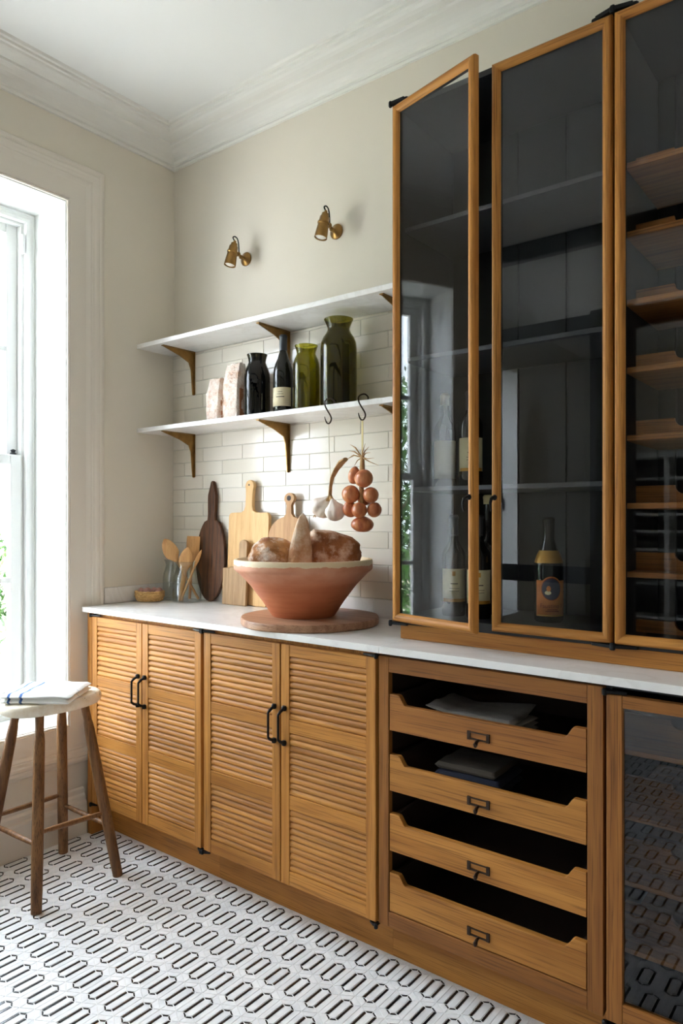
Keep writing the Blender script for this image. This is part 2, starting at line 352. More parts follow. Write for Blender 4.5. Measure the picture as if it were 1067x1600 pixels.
def make_window(name, y0, y1, detailed=True):
    w = thing(name, (-0.3, (y0+y1)/2, WZ0), kind='structure', label='white painted timber sash window in a deep reveal' if detailed else None)
    bm = nbm(); yz_frame(bm, None, y0, y1, WZ0, WZ1, [(0.001, 0.0), (-0.004, 0.0), (-0.004, -0.25)])
    obj('reveal_lining', bm, M['white'], w)
    # outer box frame
    bm = nbm(); yz_frame(bm, None, y0, y1, WZ0, WZ1, [(-0.004, -0.246), (-0.012, -0.243), (-0.016, -0.248), (-0.026, -0.248), (-0.030, -0.243), (-0.046, -0.243), (-0.046, -0.270), (-0.058, -0.270), (-0.058, -0.36)])
    obj('frame', bm, M['white'], w)
    if detailed:
        bm = nbm(); bx(bm, -0.268, -0.244, y1-0.064, y1-0.050, 2.50, 2.585); obj('sash_stop_block', bm, M['white'], w, bevel=0.002)
    for up in (1, 0):
        xs, xe = (-0.335, -0.300) if up else (-0.298, -0.262)
        z0, z1 = (1.560, WZ1-0.052) if up else (WZ0+0.05, 1.605)
        ya, yb = y0+0.058, y1-0.058
        bm = nbm(); st = 0.052
        bx(bm, xs, xe, ya, ya+st, z0, z1); bx(bm, xs, xe, yb-st, yb, z0, z1)
        bot = 0.045 if up else 0.075
        bx(bm, xs, xe, ya+st, yb-st, z1-0.045, z1); bx(bm, xs, xe, ya+st, yb-st, z0, z0+bot)
        s = obj('sash', bm, M['white'], w, bevel=0.004)
        bm = nbm(); gy0, gy1, gz0, gz1 = ya+st, yb-st, z0+bot, z1-0.045; zm = 2.075 if up else 1.05
        bx(bm, xs+0.004, xe-0.002, gy0, gy1, zm-0.012, zm+0.012)
        obj('glazing_bar', bm, M['white'], s, bevel=0.003)
        ym = [gy0 + (gy1-gy0)*k/3 for k in (1, 2)]
        for y in ym:
            obj('glazing_bar', box(xs+0.005, xe-0.003, y-0.011, y+0.011, gz0, gz1), M['white'], s, bevel=0.003)
        ys = [gy0] + ym + [gy1]
        for k in range(3):
            for za, zb in ((gz0, zm), (zm, gz1)):
                obj('pane', box((xs+xe)/2-0.002, (xs+xe)/2+0.002, ys[k]+0.004, ys[k+1]-0.004, za+0.004, zb-0.004), M['glass'], s)
        if detailed and not up:
            bm = nbm(); lathe(bm, [(0.0, 0), (0.014, 0), (0.014, 0.006), (0.008, 0.012), (0.012, 0.02), (0.0, 0.026)], (-0.280, yb-0.03, 1.605), 16)
            obj('sash_knob', bm, M['black'], s, smooth=True)
    return w
make_window('window_1', WY0, WY1)
make_window('window_2', F0, F1, False)
# skirting under the window and the rest of the room
bm = nbm(); pr_ = [(0.036, FZ), (0.036, 0.085), (0.033, 0.095), (0.024, 0.10), (0.022, 0.118), (0.014, 0.128), (0.012, 0.145), (0.004, 0.152), (0.0, 0.152)]
a = [bm.verts.new((x, FAR, z)) for x, z in pr_]; c = [bm.verts.new((x, -0.503, z)) for x, z in pr_]
for i in range(len(pr_)-1): bm.faces.new((a[i], a[i+1], c[i+1], c[i]))
bm.faces.new(c)
obj('baseboard_left', bm, M['trim'], kind='structure')

# ------------------------------------------------------------------ floor: base and mosaic pieces
flo = obj('floor', box(-0.36, RX+0.2, FAR-0.2, 0.2, FZ-0.1, FZ-0.0015), M['fgrout'], kind='structure', origin=(0, 0, FZ))
PX, PY = 0.0790, 0.1182; HX0, HY0 = 1.513, -0.4748
hw, ha = PX/2, 0.0; sl = 0.57
G = 0.0012
bh, bl, ap_ = 0.0222, 0.0383, 0.0383 + 0.0222*sl          # black hexagon outline half width, half straight side, apex
ih = bh - 0.0102; il = bl - 0.0028; ia = il + ih*sl         # inner marble hexagon
oa = (PY - hw*sl)/2; ob = oa + hw*sl                        # outer cell
def inset(poly, g):
    n = len(poly); cx = sum(p[0] for p in poly)/n; cy = sum(p[1] for p in poly)/n; out = []
    area = sum(poly[i][0]*poly[(i+1) % n][1] - poly[(i+1) % n][0]*poly[i][1] for i in range(n)); sg = 1 if area > 0 else -1
    L_ = []
    for i in range(n):
        (x0, y0), (x1, y1) = poly[i], poly[(i+1) % n]; dx, dy = x1-x0, y1-y0; l = math.hypot(dx, dy); nx, ny = -dy/l*sg, dx/l*sg
        L_.append((x0+nx*g, y0+ny*g, dx, dy))
    for i in range(n):
        x0, y0, dx, dy = L_[i-1]; x1, y1, ex, ey = L_[i]; den = dx*ey - dy*ex
        t = ((x1-x0)*ey - (y1-y0)*ex)/den; out.append((x0+dx*t, y0+dy*t))
    return out
inner = [(-ih, -il), (0, -ia), (ih, -il), (ih, il), (0, ia), (-ih, il)]
mid = [(-bh, -bl), (0, -ap_), (bh, -bl), (bh, bl), (0, ap_), (-bh, bl)]
outer = [(-hw, -oa), (0, -ob), (hw, -oa), (hw, oa), (0, ob), (-hw, oa)]
pieces = {'hexagon_tile': [(inset(inner, G), 'marble')], 'black_bar_tile': [], 'black_end_tile': [], 'border_tile': []}
for i in range(6):
    j = (i+1) % 6
    q = [mid[i], mid[j], inner[j], inner[i]]
    long_ = i in (2, 5)
    pieces['black_bar_tile' if long_ else 'black_end_tile'].append((inset(q, 0.0016), 'blackt'))
    q = [outer[i], outer[j], mid[j], mid[i]]; pieces['border_tile'].append((inset(q, G*0.6), 'marble'))
def piece_bm(bm, poly, cx, cy, z=FZ, mi=0):
    t = [bm.verts.new((x+cx, y+cy, z)) for x, y in inset(poly, 0.0004)]; l = [bm.verts.new((x+cx, y+cy, z-0.0004)) for x, y in poly]; n = len(poly)
    lo = [bm.verts.new((x+cx, y+cy, z-0.0016)) for x, y in poly]
    fs = [bm.faces.new(t)]
    for i in range(n):
        k = (i+1) % n; fs.append(bm.faces.new((l[i], l[k], t[k], t[i]))); fs.append(bm.faces.new((lo[i], lo[k], l[k], l[i])))
    for f in fs: f.material_index = mi
camx, camy = 2.817, -2.28
def fproj(x, y):
    a = R(52.1457); vx, vy = x-camx, y-camy; d = -vx*math.cos(a) + vy*math.sin(a)
    if d < 0.2: return None
    return 533.5 + 1118*(vx*math.sin(a) + vy*math.cos(a))/d, 811 + 1118*(1.3642)/d, d
cells = []
for r_ in range(-2, 26):
    for k in range(-22, 36):
        cx = HX0 + (k + 0.5*(r_ % 2))*PX; cy = HY0 - r_*PY
        if cx < -0.02 or cx > RX+0.05 or cy < RY-0.2 or cy > -0.35: continue
        p = fproj(cx, cy); vis = False
        if p and -25 < p[0] < 1000 and p[1] < 1625 and cy < -0.405 and cx > 0.02:
            vis = not (p[0] > 860)
        cells.append((cx, cy, p[2] if (vis and p) else 99))
cells.sort(key=lambda c_: c_[2])
restW = nbm()
for nm, polys in pieces.items():
    protos = []
    count = 0
    for cx, cy, d in cells:
        for pi, (poly, mt) in enumerate(polys):
            if d < 90 and count < 300:
                if len(protos) <= pi:
                    bm = nbm(); piece_bm(bm, poly, 0, 0); o = obj(nm, bm, M[mt], flo, origin=(0, 0, FZ)); protos.append(o); WO[o.name] = Vector((cx, cy, FZ)); o.location = (cx, cy, 0)
                else: clone(protos[pi], flo, (cx, cy, FZ))
                count += 1
            else: piece_bm(restW, poly, cx, cy, FZ, 1 if mt == 'blackt' else 0)
obj('mosaic_field', restW, [M['marble'], M['blackt']], flo, kind='stuff')

# ------------------------------------------------------------------ wall tiles (each a part of the back wall)
wb = bpy.data.objects['wall_back']
TP, TZ = 0.2645, 0.0643
tcount = 0
tile_cache = {}
for i in range(18):
    z0 = 1.0125 + i*TZ; z1 = min(z0 + TZ, 2.117)
    if z1 - z0 < 0.01: continue
    off = 0.0895 if i % 2 == 0 else 0.2215
    if off - TP < 0: xs = [off + k*TP for k in range(-1, 8)]
    for k in range(-1, 7):
        xa, xb = max(0.002, off + k*TP), min(1.60, off + (k+1)*TP)
        if xb - xa < 0.01: continue
        key = (round(xb-xa, 3), round(z1-z0, 3))
        org = (xa, -0.009, z0)
        if key not in tile_cache:
            bm = box(xa+0.0011, xb-0.0011, -0.009, -0.0002, z0+0.0011, z1-0.0011)
            tile_cache[key] = obj('wall_tile', bm, M['tile'], wb, origin=org, bevel=0.0018)
        else: clone(tile_cache[key], wb, org)
obj('tile_grout', box(0.001, 1.60, -0.0065, 0.0, 0.94, 2.117), M['grout'], wb)
# ------------------------------------------------------------------ worktop and upstand
wt = thing('worktop', (1.8, -0.26, 0.9185), 'white veined stone worktop running along the oak cabinets', 'worktop')
obj('slab', box(0.027, 1.5925, -0.523, -0.001, 0.9185, 0.94), M['quartz'], wt, bevel=0.0015)
obj('slab', box(1.5935, 2.95, -0.523, -0.001, 0.9185, 0.94), M['quartz'], wt, bevel=0.0015)
us = thing('upstand', (0.6, -0.012, 0.94), 'low white stone upstand along the foot of the tiled wall', 'upstand')
obj('strip', box(0.016, 1.214, -0.016, -0.009, 0.94, 1.011), M['quartz'], us, bevel=0.0012)
obj('strip', box(1.2155, 1.545, -0.016, -0.009, 0.94, 1.011), M['quartz'], us, bevel=0.0012)
obj('strip', box(0.001, 0.016, -0.402, -0.009, 0.94, 1.011), M['quartz'], us, bevel=0.0012)
# ------------------------------------------------------------------ louvred cupboards
YD = -0.502
slat_prof = [(0.004, 0.0125), (0.0000, 0.0105), (-0.0040, 0.0070), (-0.0066, 0.0025), (-0.0076, -0.0025), (-0.0068, -0.0070), (-0.0044, -0.0100), (-0.0010, -0.0108), (0.004, -0.0108)]
def hinge(parent, x, z, d, ydoor, mat='black', ln=0.055):
    # knuckle with a finial and a tapering strap; d = +1 strap runs to +x, -1 to -x; sits just above (z>0.5) or below the door
    bm = nbm(); lathe(bm, [(0, -0.009), (0.004, -0.0085), (0.0062, -0.006), (0.0062, 0.006), (0.004, 0.0085), (0, 0.009)], (x, ydoor-0.004, z), 14)
    prism(bm, [(x, ydoor-0.006), (x+d*0.012, ydoor-0.004), (x+d*ln, ydoor+0.006), (x+d*ln*1.02, ydoor+0.009), (x+d*0.012, ydoor+0.018), (x, ydoor+0.018)], z-0.003, z+0.003, 'xy')
    return obj('hinge', bm, M[mat], parent, label='black iron finial hinge')
def bow_handle(parent, x, z0, z1, y):
    pts = []; n = 14
    for i in range(n+1):
        t = i/n; z = z0 + (z1-z0)*t; e = min(t, 1-t)
        out = 0.030*min(1, (e/0.14))**0.6; pts.append((x, y - 0.003 - out, z))
    bm = nbm(); tube(bm, pts, [0.0052]*2 + [0.0042]*(n-3) + [0.0052]*2, 8)
    for z in (z0, z1): lathe(bm, [(0, -0.009), (0.006, -0.0085), (0.009, -0.004), (0.009, 0.004), (0.006, 0.0085), (0, 0.009)], (x, y-0.004, z), 12)
    return obj('handle', bm, M['black'], parent, smooth=True, label='black iron bow handle')
def louvre_door(unit, x0, x1, hs, hx):
    sw = 0.036; bm = nbm()
    bx(bm, x0, x0+sw, YD, YD+0.022, 0.096, 0.900, 0); bx(bm, x1-sw, x1, YD, YD+0.022, 0.096, 0.900, 0)
    for za, zb in ((0.862, 0.8995), (0.606, 0.650), (0.350, 0.398), (0.0965, 0.144)): bx(bm, x0+sw, x1-sw, YD+0.0012, YD+0.021, za, zb, 1)
    bx(bm, x0+sw, x1-sw, YD+0.017, YD+0.020, 0.14, 0.87, 1)
    d = obj('door', bm, [OAK['Z'], OAK['X']], unit, origin=(x0, YD, 0.096), bevel=0.0022)
    proto = None
    for za, zb in ((0.650, 0.862), (0.398, 0.606), (0.144, 0.350)):
        n = 10; p = (zb-za)/n
        for k in range(n):
            zc = za + (k+0.5)*p; org = (x0, YD+0.010, zc)
            if proto is None:
                bm = nbm(); prism(bm, [(YD+0.010+y, zc+z) for y, z in slat_prof], x0+sw+0.0004, x1-sw-0.0004, 'yz')
                proto = obj('slat', bm, OAK['X'], d, origin=org, smooth=True)
            else: clone(proto, d, org)
    bow_handle(d, hx, 0.570, 0.686, YD)
    s = 1 if hs < 0 else -1; xh = x0-0.004 if hs < 0 else x1+0.004
    hinge(d, xh, 0.905, s, YD); hinge(d, xh, 0.088, s, YD, ln=0.03)
    return d
def base_unit(name, x0, x1, label, plinth=(None, None)):
    u = thing(name, ((x0+x1)/2, -0.25, FZ), label, 'cabinet')
    return u
def solid_body(u, x0, x1):
    bm = nbm(); bx(bm, x0, x1, -0.478, -0.012, 0.095, 0.9185); obj('body', bm, OAK['Z'], u)
def plinth(u, x0, x1): obj('plinth', box(x0, x1, -0.415, -0.395, FZ, 0.095), OAK['X'], u)
u1 = base_unit('louvred_cabinet', 0.034, 0.7805, 'oak base cabinet with two louvred doors beside the window')
solid_body(u1, 0.066, 0.7805); plinth(u1, 0.066, 0.7805)
bm = nbm(); bx(bm, 0.034, 0.0655, -0.500, -0.012, FZ, 0.9185); obj('end_panel', bm, OAK['Z'], u1, bevel=0.002)
louvre_door(u1, 0.0705, 0.4165, -1, 0.3965); louvre_door(u1, 0.4215, 0.7735, 1, 0.4400)
u2 = base_unit('louvred_cabinet', 0.7815, 1.5715, 'oak base cabinet with two louvred doors below the terracotta bowl')
solid_body(u2, 0.7815, 1.5715); plinth(u2, 0.7815, 1.5715)
louvre_door(u2, 0.7895, 1.1715, -1, 1.1485); louvre_door(u2, 1.1775, 1.5660, 1, 1.1945)
# ------------------------------------------------------------------ tray-drawer unit
u3 = base_unit('tray_drawer_cabinet', 1.575, 2.245, 'open fronted oak cabinet with four scooped tray drawers')
YF = -0.497; MD = plain('shade_darkened_interior', srgb(50, 33, 22), 0.8)  # MD: wood colour darkened to paint in the shade of the deep interior
bm = nbm(); bx(bm, 1.5735, 1.610, YF, YF+0.022, 0.095, 0.907, 0); bx(bm, 2.206, 2.2455, YF, YF+0.022, 0.095, 0.907, 0)
bx(bm, 1.610, 2.206, YF+0.0005, YF+0.022, 0.860, 0.9065, 1); bx(bm, 1.610, 2.206, YF+0.0005, YF+0.022, 0.0955, 0.141, 1)
obj('face_frame', bm, [OAKD['Z'], OAKD['X']], u3, bevel=0.002)
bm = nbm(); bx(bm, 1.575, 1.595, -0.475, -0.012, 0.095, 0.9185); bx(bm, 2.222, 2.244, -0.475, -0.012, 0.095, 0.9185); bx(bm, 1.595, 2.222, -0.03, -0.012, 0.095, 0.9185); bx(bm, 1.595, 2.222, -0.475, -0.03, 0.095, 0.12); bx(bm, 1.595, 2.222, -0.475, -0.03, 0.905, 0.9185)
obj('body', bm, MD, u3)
plinth(u3, 1.572, 2.2455)
def scurve(xa, za, xb, zb, n=6): return [(xa+(xb-xa)*t, za+(zb-za)*(3*t*t-2*t*t*t)) for t in [i/n for i in range(n+1)]]
for zt, zd, zb in ((0.795, 0.766, 0.686), (0.614, 0.586, 0.505), (0.437, 0.409, 0.325), (0.260, 0.233, 0.144)):
    xl, xr = 1.6125, 2.2035
    out = [(xl, zb), (xr, zb), (xr, zt)] + scurve(xr-0.030, zt, xr-0.056, zd) + scurve(xl+0.056, zd, xl+0.030, zt) + [(xl, zt)]
    bm = nbm(); prism(bm, out, YF+0.002, YF+0.020, 'xz')
    d = obj('tray_drawer', bm, OAK['X'] if zt < 0.65 else OAKD['X'], u3, origin=(xl, YF, zb), bevel=0.0015)
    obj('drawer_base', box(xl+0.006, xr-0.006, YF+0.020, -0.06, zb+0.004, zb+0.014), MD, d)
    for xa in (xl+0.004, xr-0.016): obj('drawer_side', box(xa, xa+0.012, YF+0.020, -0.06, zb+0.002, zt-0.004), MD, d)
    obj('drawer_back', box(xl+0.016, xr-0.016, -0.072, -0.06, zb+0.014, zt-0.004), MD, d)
    # card holder with pull
    hx0, hx1, hz1 = 1.873, 1.941, zb+0.046; hz0 = hz1-0.022
    bm = nbm(); y0_, y1_ = YF-0.0012, YF+0.003
    bx(bm, hx0, hx1, y0_, y1_, hz1-0.0035, hz1); bx(bm, hx0, hx1, y0_, y1_, hz0, hz0+0.0045); bx(bm, hx0, hx0+0.010, y0_-0.0008, y1_, hz0-0.001, hz1+0.001); bx(bm, hx1-0.010, hx1, y0_-0.0008, y1_, hz0-0.001, hz1+0.001)
    obj('card_holder', bm, M['bronze'], d, bevel=0.0008)
    bm = nbm(); tube(bm, [((hx0+hx1)/2, YF+0.002, hz0+0.001), ((hx0+hx1)/2, YF-0.010, hz0-0.001), ((hx0+hx1)/2, YF-0.017, hz0-0.007), ((hx0+hx1)/2, YF-0.019, hz0-0.014)], [0.0035, 0.0045, 0.0065, 0.003], 12)
    obj('knob', bm, M['bronze'], d, smooth=True)
# ------------------------------------------------------------------ glass-fronted base unit on the right
u4 = base_unit('glazed_base_cabinet', 2.248, 2.945, 'oak base cabinet with glazed doors at the right end')
bm = nbm(); bx(bm, 2.248, 2.262, -0.478, -0.012, 0.095, 0.9185); bx(bm, 2.930, 2.945, -0.478, -0.012, 0.095, 0.9185); bx(bm, 2.262, 2.930, -0.03, -0.012, 0.095, 0.9185); bx(bm, 2.262, 2.930, -0.478, -0.03, 0.095, 0.115); bx(bm, 2.262, 2.930, -0.478, -0.03, 0.905, 0.9185)
obj('body', bm, M['dark'], u4); plinth(u4, 2.2465, 2.945)
def scoop_outline(x0, x1, z0, z1, first, pitch, rad):
    pts = [(x0, z0), (x1, z0), (x1, z1)]; cs = []
    c_ = first
    while c_ + rad < x1: cs.append(c_); c_ += pitch
    for c_ in reversed(cs):
        for k in range(9): a_ = -math.pi*k/8; pts.append((c_ + rad*math.cos(a_), z1 + rad*1.0*math.sin(a_)))
    pts.append((x0, z1)); return pts
for z in (0.757, 0.597, 0.436, 0.272):
    t = obj('wine_shelf', box(2.263, 2.929, -0.470, -0.035, z-0.013, z), OAKD['X'], u4, bevel=0.0015)
    bm = nbm(); prism(bm, scoop_outline(2.264, 2.928, z, z+0.066, 2.395, 0.108, 0.021), -0.385, -0.370, 'xz'); obj('bottle_rest', bm, OAKD['X'], t)
def glazed_base_door(x0, x1, hs):
    sw = 0.038; bm = nbm()
    bx(bm, x0, x0+sw, YD, YD+0.022, 0.096, 0.893, 0); bx(bm, x1-sw, x1, YD, YD+0.022, 0.096, 0.893, 0); bx(bm, x0+sw, x1-sw, YD+0.0005, YD+0.022, 0.863, 0.8925, 1); bx(bm, x0+sw, x1-sw, YD+0.0005, YD+0.022, 0.0965, 0.147, 1)
    d = obj('door', bm, [OAKD['Z'], OAKD['X']], u4, origin=(x0, YD, 0.096), bevel=0.002)
    obj('pane', box(x0+sw-0.003, x1-sw+0.003, YD+0.010, YD+0.014, 0.145, 0.865), M['baseglass'], d)
    xh = x0-0.003 if hs < 0 else x1+0.003; s = 1 if hs < 0 else -1
    hinge(d, xh, 0.898, s, YD, ln=0.05); hinge(d, xh, 0.088, s, YD, ln=0.04)
glazed_base_door(2.2545, 2.5985, -1); glazed_base_door(2.6015, 2.9415, 1)
# ------------------------------------------------------------------ tall upper cabinets
obj('cabinet_base_rail', box(1.565, 2.945, -0.363, -0.012, 0.94, 0.985), OAK['X'], label='oak base rail between the worktop and the tall glazed cabinets', cat='base rail', bevel=0.002)
UZ0, UZ1, UY = 0.985, 2.640, -0.360
def upper_unit(name, x0, x1, label, inner):
    u = thing(name, ((x0+x1)/2, -0.18, UZ0), label, 'cabinet')
    bm = nbm(); bx(bm, x0, x0+0.018, UY, -0.012, UZ0, UZ1); bx(bm, x1-0.018, x1, UY, -0.012, UZ0, UZ1); obj('side_panels', bm, M['dark'], u)
    obj('top_panel', box(x0+0.018, x1-0.018, UY, -0.012, UZ1-0.017, UZ1), M['dark'], u)
    obj('bottom_panel', box(x0+0.018, x1-0.018, UY, -0.012, UZ0, UZ0+0.028), M['dark'], u)
    xs = [x0+0.018] + [1.648 + 0.164*k for k in range(12) if x0+0.03 < 1.648+0.164*k < x1-0.03] + [x1-0.018]
    obj('backing', box(x0+0.018, x1-0.018, -0.0118, -0.0095, UZ0, UZ1), M['dark'], u)
    for a_, c_ in zip(xs, xs[1:]): obj('back_board', box(a_+0.0015, c_-0.0015, -0.020, -0.012, UZ0+0.028, UZ1-0.017), M['dark'], u, bevel=0.003)
    return u
def upper_door(u, x0, x1, hs, handle_x, angle=0):
    hxp = x0 if hs < 0 else x1; org = (hxp, -0.372, 0.995); z0, z1 = 0.995, 2.635
    prof = [(0, -0.3605, 0), (0, -0.374, 0), (0.0025, -0.3805, 0), (0.008, -0.3845, 0), (0.014, -0.385, 0), (0.020, -0.382, 0), (0.0245, -0.376, 0), (0.027, -0.3715, 0), (0.027, -0.3605, 1), (0, -0.3605, 1)]
    bm = nbm(); rings = []
    for dd, y, k in prof: rings.append([bm.verts.new(p) for p in ((x0+dd, y, z0+dd), (x1-dd, y, z0+dd), (x1-dd, y, z1-dd), (x0+dd, y, z1-dd))])
    for i in range(len(prof)-1):
        for s in range(4):
            f = bm.faces.new((rings[i][s], rings[i][(s+1) % 4], rings[i+1][(s+1) % 4], rings[i+1][s])); f.smooth = True
            f.material_index = 2 if prof[i+1][2] == 1 else (1 if s in (0, 2) else 0)
    d = obj('door', bm, [OAK['Z'], OAK['X'], M['dark']], u, origin=org)
    try: d.data.set_sharp_from_angle(angle=R(35))
    except Exception: pass
    obj('pane', box(x0+0.0265, x1-0.0265, -0.370, -0.366, z0+0.0265, z1-0.0265), M['cabglass'], d)
    s = 1 if hs < 0 else -1; xh = hxp
    for z, up in ((2.642, 1), (0.989, -1)):
        bm = nbm(); lathe(bm, [(0, -0.010), (0.004, -0.0095), (0.006, -0.006), (0.006, 0.006), (0.004, 0.0095), (0, 0.010)], (xh-s*0.004, -0.384, z), 14)
        prism(bm, [(xh-s*0.004, -0.388), (xh+s*0.055, -0.372), (xh+s*0.058, -0.366), (xh-s*0.004, -0.362)], z-0.004, z+0.004, 'xy')
        if up > 0: prism(bm, [(xh-s*0.004, -0.386), (xh+s*0.045, -0.374), (xh+s*0.045, -0.368), (xh-s*0.004, -0.366)], z+0.002, z+0.008, 'xy')
        obj('hinge', bm, M['black'], d, label='black iron strap hinge')
    if handle_x:
        bm = nbm(); tube(bm, [(handle_x, -0.384, 1.382), (handle_x, -0.396, 1.383), (handle_x, -0.407, 1.378), (handle_x, -0.413, 1.366), (handle_x, -0.412, 1.352), (handle_x, -0.408, 1.342)], [0.004, 0.004, 0.0045, 0.0042, 0.0034, 0.0026], 10)
        blob(bm, (handle_x, -0.387, 1.382), (0.0085, 0.005, 0.0085), 2)
        obj('handle', bm, M['black'], d, smooth=True, label='small black drop handle')
    d.rotation_euler.z = R(angle); return d
ua = upper_unit('tall_glazed_cabinet', 1.545, 2.2325, 'tall dark cabinet with oak framed glass doors, one ajar, holding bottles', 'shelf')
for z in (2.256, 1.838, 1.422): obj('shelf', box(1.564, 2.2135, -0.335, -0.021, z-0.014, z), M['shelfp'], ua, bevel=0.0012)
upper_door(ua, 1.5465, 1.8855, -1, 1.872, -13.3)
upper_door(ua, 1.8885, 2.2305, 1, 1.902)
uc = upper_unit('tall_glazed_cabinet', 2.2335, 2.9285, 'tall glazed cabinet with scooped oak wine shelves at the right edge', 'wine')
for z in (2.256, 2.075, 1.896, 1.718, 1.540, 1.362, 1.182):
    t = obj('wine_shelf', box(2.252, 2.910, -0.335, -0.021, z-0.015, z), OAKD['X'], uc, bevel=0.0015)
    bm = nbm(); prism(bm, scoop_outline(2.253, 2.909, z, z+0.048, 2.373, 0.105, 0.023), -0.245, -0.230, 'xz'); obj('bottle_rest', bm, OAKD['X'], t)
bm = nbm(); prism(bm, scoop_outline(2.253, 2.909, UZ0+0.028, UZ0+0.062, 2.373, 0.105, 0.023), -0.245, -0.230, 'xz'); obj('bottle_rest', bm, OAKD['X'], uc)
upper_door(uc, 2.2355, 2.5795, -1, 2.566); upper_door(uc, 2.5825, 2.9265, 1, 2.596)
# ------------------------------------------------------------------ stone shelves on brass brackets
def bracket(sh, x, zt, ys=-0.0095):
    out = [(ys, zt), (ys-0.180, zt), (ys-0.184, zt-0.006), (ys-0.090, zt-0.032), (ys-0.034, zt-0.056), (ys-0.022, zt-0.085), (ys-0.011, zt-0.205), (ys, zt-0.207)]
    bm = nbm(); prism(bm, out, x-0.003, x+0.003, 'yz')
    bx(bm, x-0.009, x+0.009, ys-0.004, ys, zt-0.205, zt); bx(bm, x-0.009, x+0.009, ys-0.188, ys, zt-0.004, zt)
    return obj('bracket', bm, M['brass'], sh, bevel=0.0012, label='antique brass bracket')
for z0, z1, lb in ((2.118, 2.138, 'upper white stone wall shelf on brass brackets'), (1.7245, 1.7445, 'lower white stone wall shelf holding jars and bottle')):
    sh = thing('wall_shelf', (0.78, -0.11, z0), lb, 'shelf')
    obj('slab', box(0.001, 1.540, -0.220, -0.0005 if z0 > 2 else -0.0095, z0, z1), M['quartz'], sh, bevel=0.0012)
    for x in (0.160, 0.768, 1.376): bracket(sh, x, z0)
# ------------------------------------------------------------------ black steel screen and the room beyond it
sc_ = thing('door_1', (2.0, RY, FZ), kind='structure', label='black steel framed glazed screen opposite the cabinets')
for xa, xb in ((0.001, 0.06), (1.37, 1.617), (RX-0.06, RX-0.001)): obj('post', box(xa, xb, RY-0.03, RY+0.03, FZ, 2.56), M['black'], sc_)
obj('head', box(0.001, RX-0.001, RY-0.031, RY+0.031, 2.96, CZ-0.002), M['black'], sc_)
obj('transom', box(0.001, RX-0.001, RY-0.029, RY+0.029, 2.43, 2.54), M['black'], sc_)
obj('lock_rail', box(0.061, 1.369, RY-0.028, RY+0.028, 0.93, 1.03), M['black'], sc_)
bc = thing('bookcase', (1.0, FAR+0.16, FZ), 'white open bookcase reflected in the glass of the right-hand cabinet door', 'bookcase')
for x in (0.30, 0.95, 1.60, 2.25): obj('upright', box(x-0.025, x+0.025, FAR+0.005, FAR+0.32, FZ, 1.96), M['white'], bc)
obj('top', box(0.26, 2.29, FAR+0.005, FAR+0.335, 1.96, 2.01), M['white'], bc)
obj('back', box(0.30, 2.25, FAR+0.004, FAR+0.012, FZ, 1.96), M['dark'], bc)
for z in (0.3, 0.65, 1.0, 1.19, 1.37, 1.74): obj('shelf', box(0.325, 2.225, FAR+0.012, FAR+0.31, z-0.012, z+0.012), M['white'], bc)
# ------------------------------------------------------------------ garden outside
obj('ground', box(-14, -0.37, -12, 8, FZ-0.45, FZ-0.40), M['gravel'], kind='structure')
def shrub(x, y, z0, rx, rz, n, label):
    t = thing('garden_shrub', (x, y, z0), label, 'shrub', None)
    bm = nbm(); rnd = random.Random(int(x*100)+n)
    for i in range(n):
        v = Vector((rnd.gauss(0, 1), rnd.gauss(0, 1), rnd.gauss(0, 1))).normalized()*(rnd.random()**0.35)
        c_ = Vector((x+v.x*rx, y+v.y*rx, z0+rz+v.z*rz*0.95)); s_ = 0.03+0.03*rnd.random()
        a_ = Vector((rnd.uniform(-1, 1), rnd.uniform(-1, 1), rnd.uniform(-1, 1))).normalized(); b_ = a_.cross(Vector((0.3, 0.5, 0.8))).normalized()
        bm.faces.new([bm.verts.new(c_ + q) for q in (a_*s_*1.6, b_*s_*0.6, -a_*s_*1.6, -b_*s_*0.6)])
    obj('foliage', bm, M['leaf'], t, kind='stuff')
    bm = nbm(); tube(bm, [(x, y, z0), (x+0.05, y, z0+rz*0.6), (x-0.02, y+0.04, z0+rz*1.3)], [0.06, 0.045, 0.02], 8)
    for k in range(5):
        a_ = k*1.3; tube(bm, [(x, y, z0+rz*(0.4+0.1*k)), (x+math.cos(a_)*rx*0.7, y+math.sin(a_)*rx*0.7, z0+rz*(0.9+0.15*k))], [0.025, 0.008], 6)
    obj('trunk', bm, M['bark'], t)
GZ = FZ-0.40
shrub(-4.3, 0.75, GZ, 0.62, 1.05, 3600, 'leafy green shrub seen through the lower window pane')
shrub(-4.2, -3.0, GZ, 0.9, 1.0, 2600, 'green bush beyond the window, mirrored in the ajar glass door')
shrub(-6.0, -4.6, GZ, 1.6, 2.1, 5200, 'taller garden tree beyond the window, mirrored in the ajar glass door')
obj('garden_wall', box(-9.2, -9.0, -11, 7, GZ, GZ+1.15), M['render'], label='low pale rendered garden wall beyond the window', cat='wall')

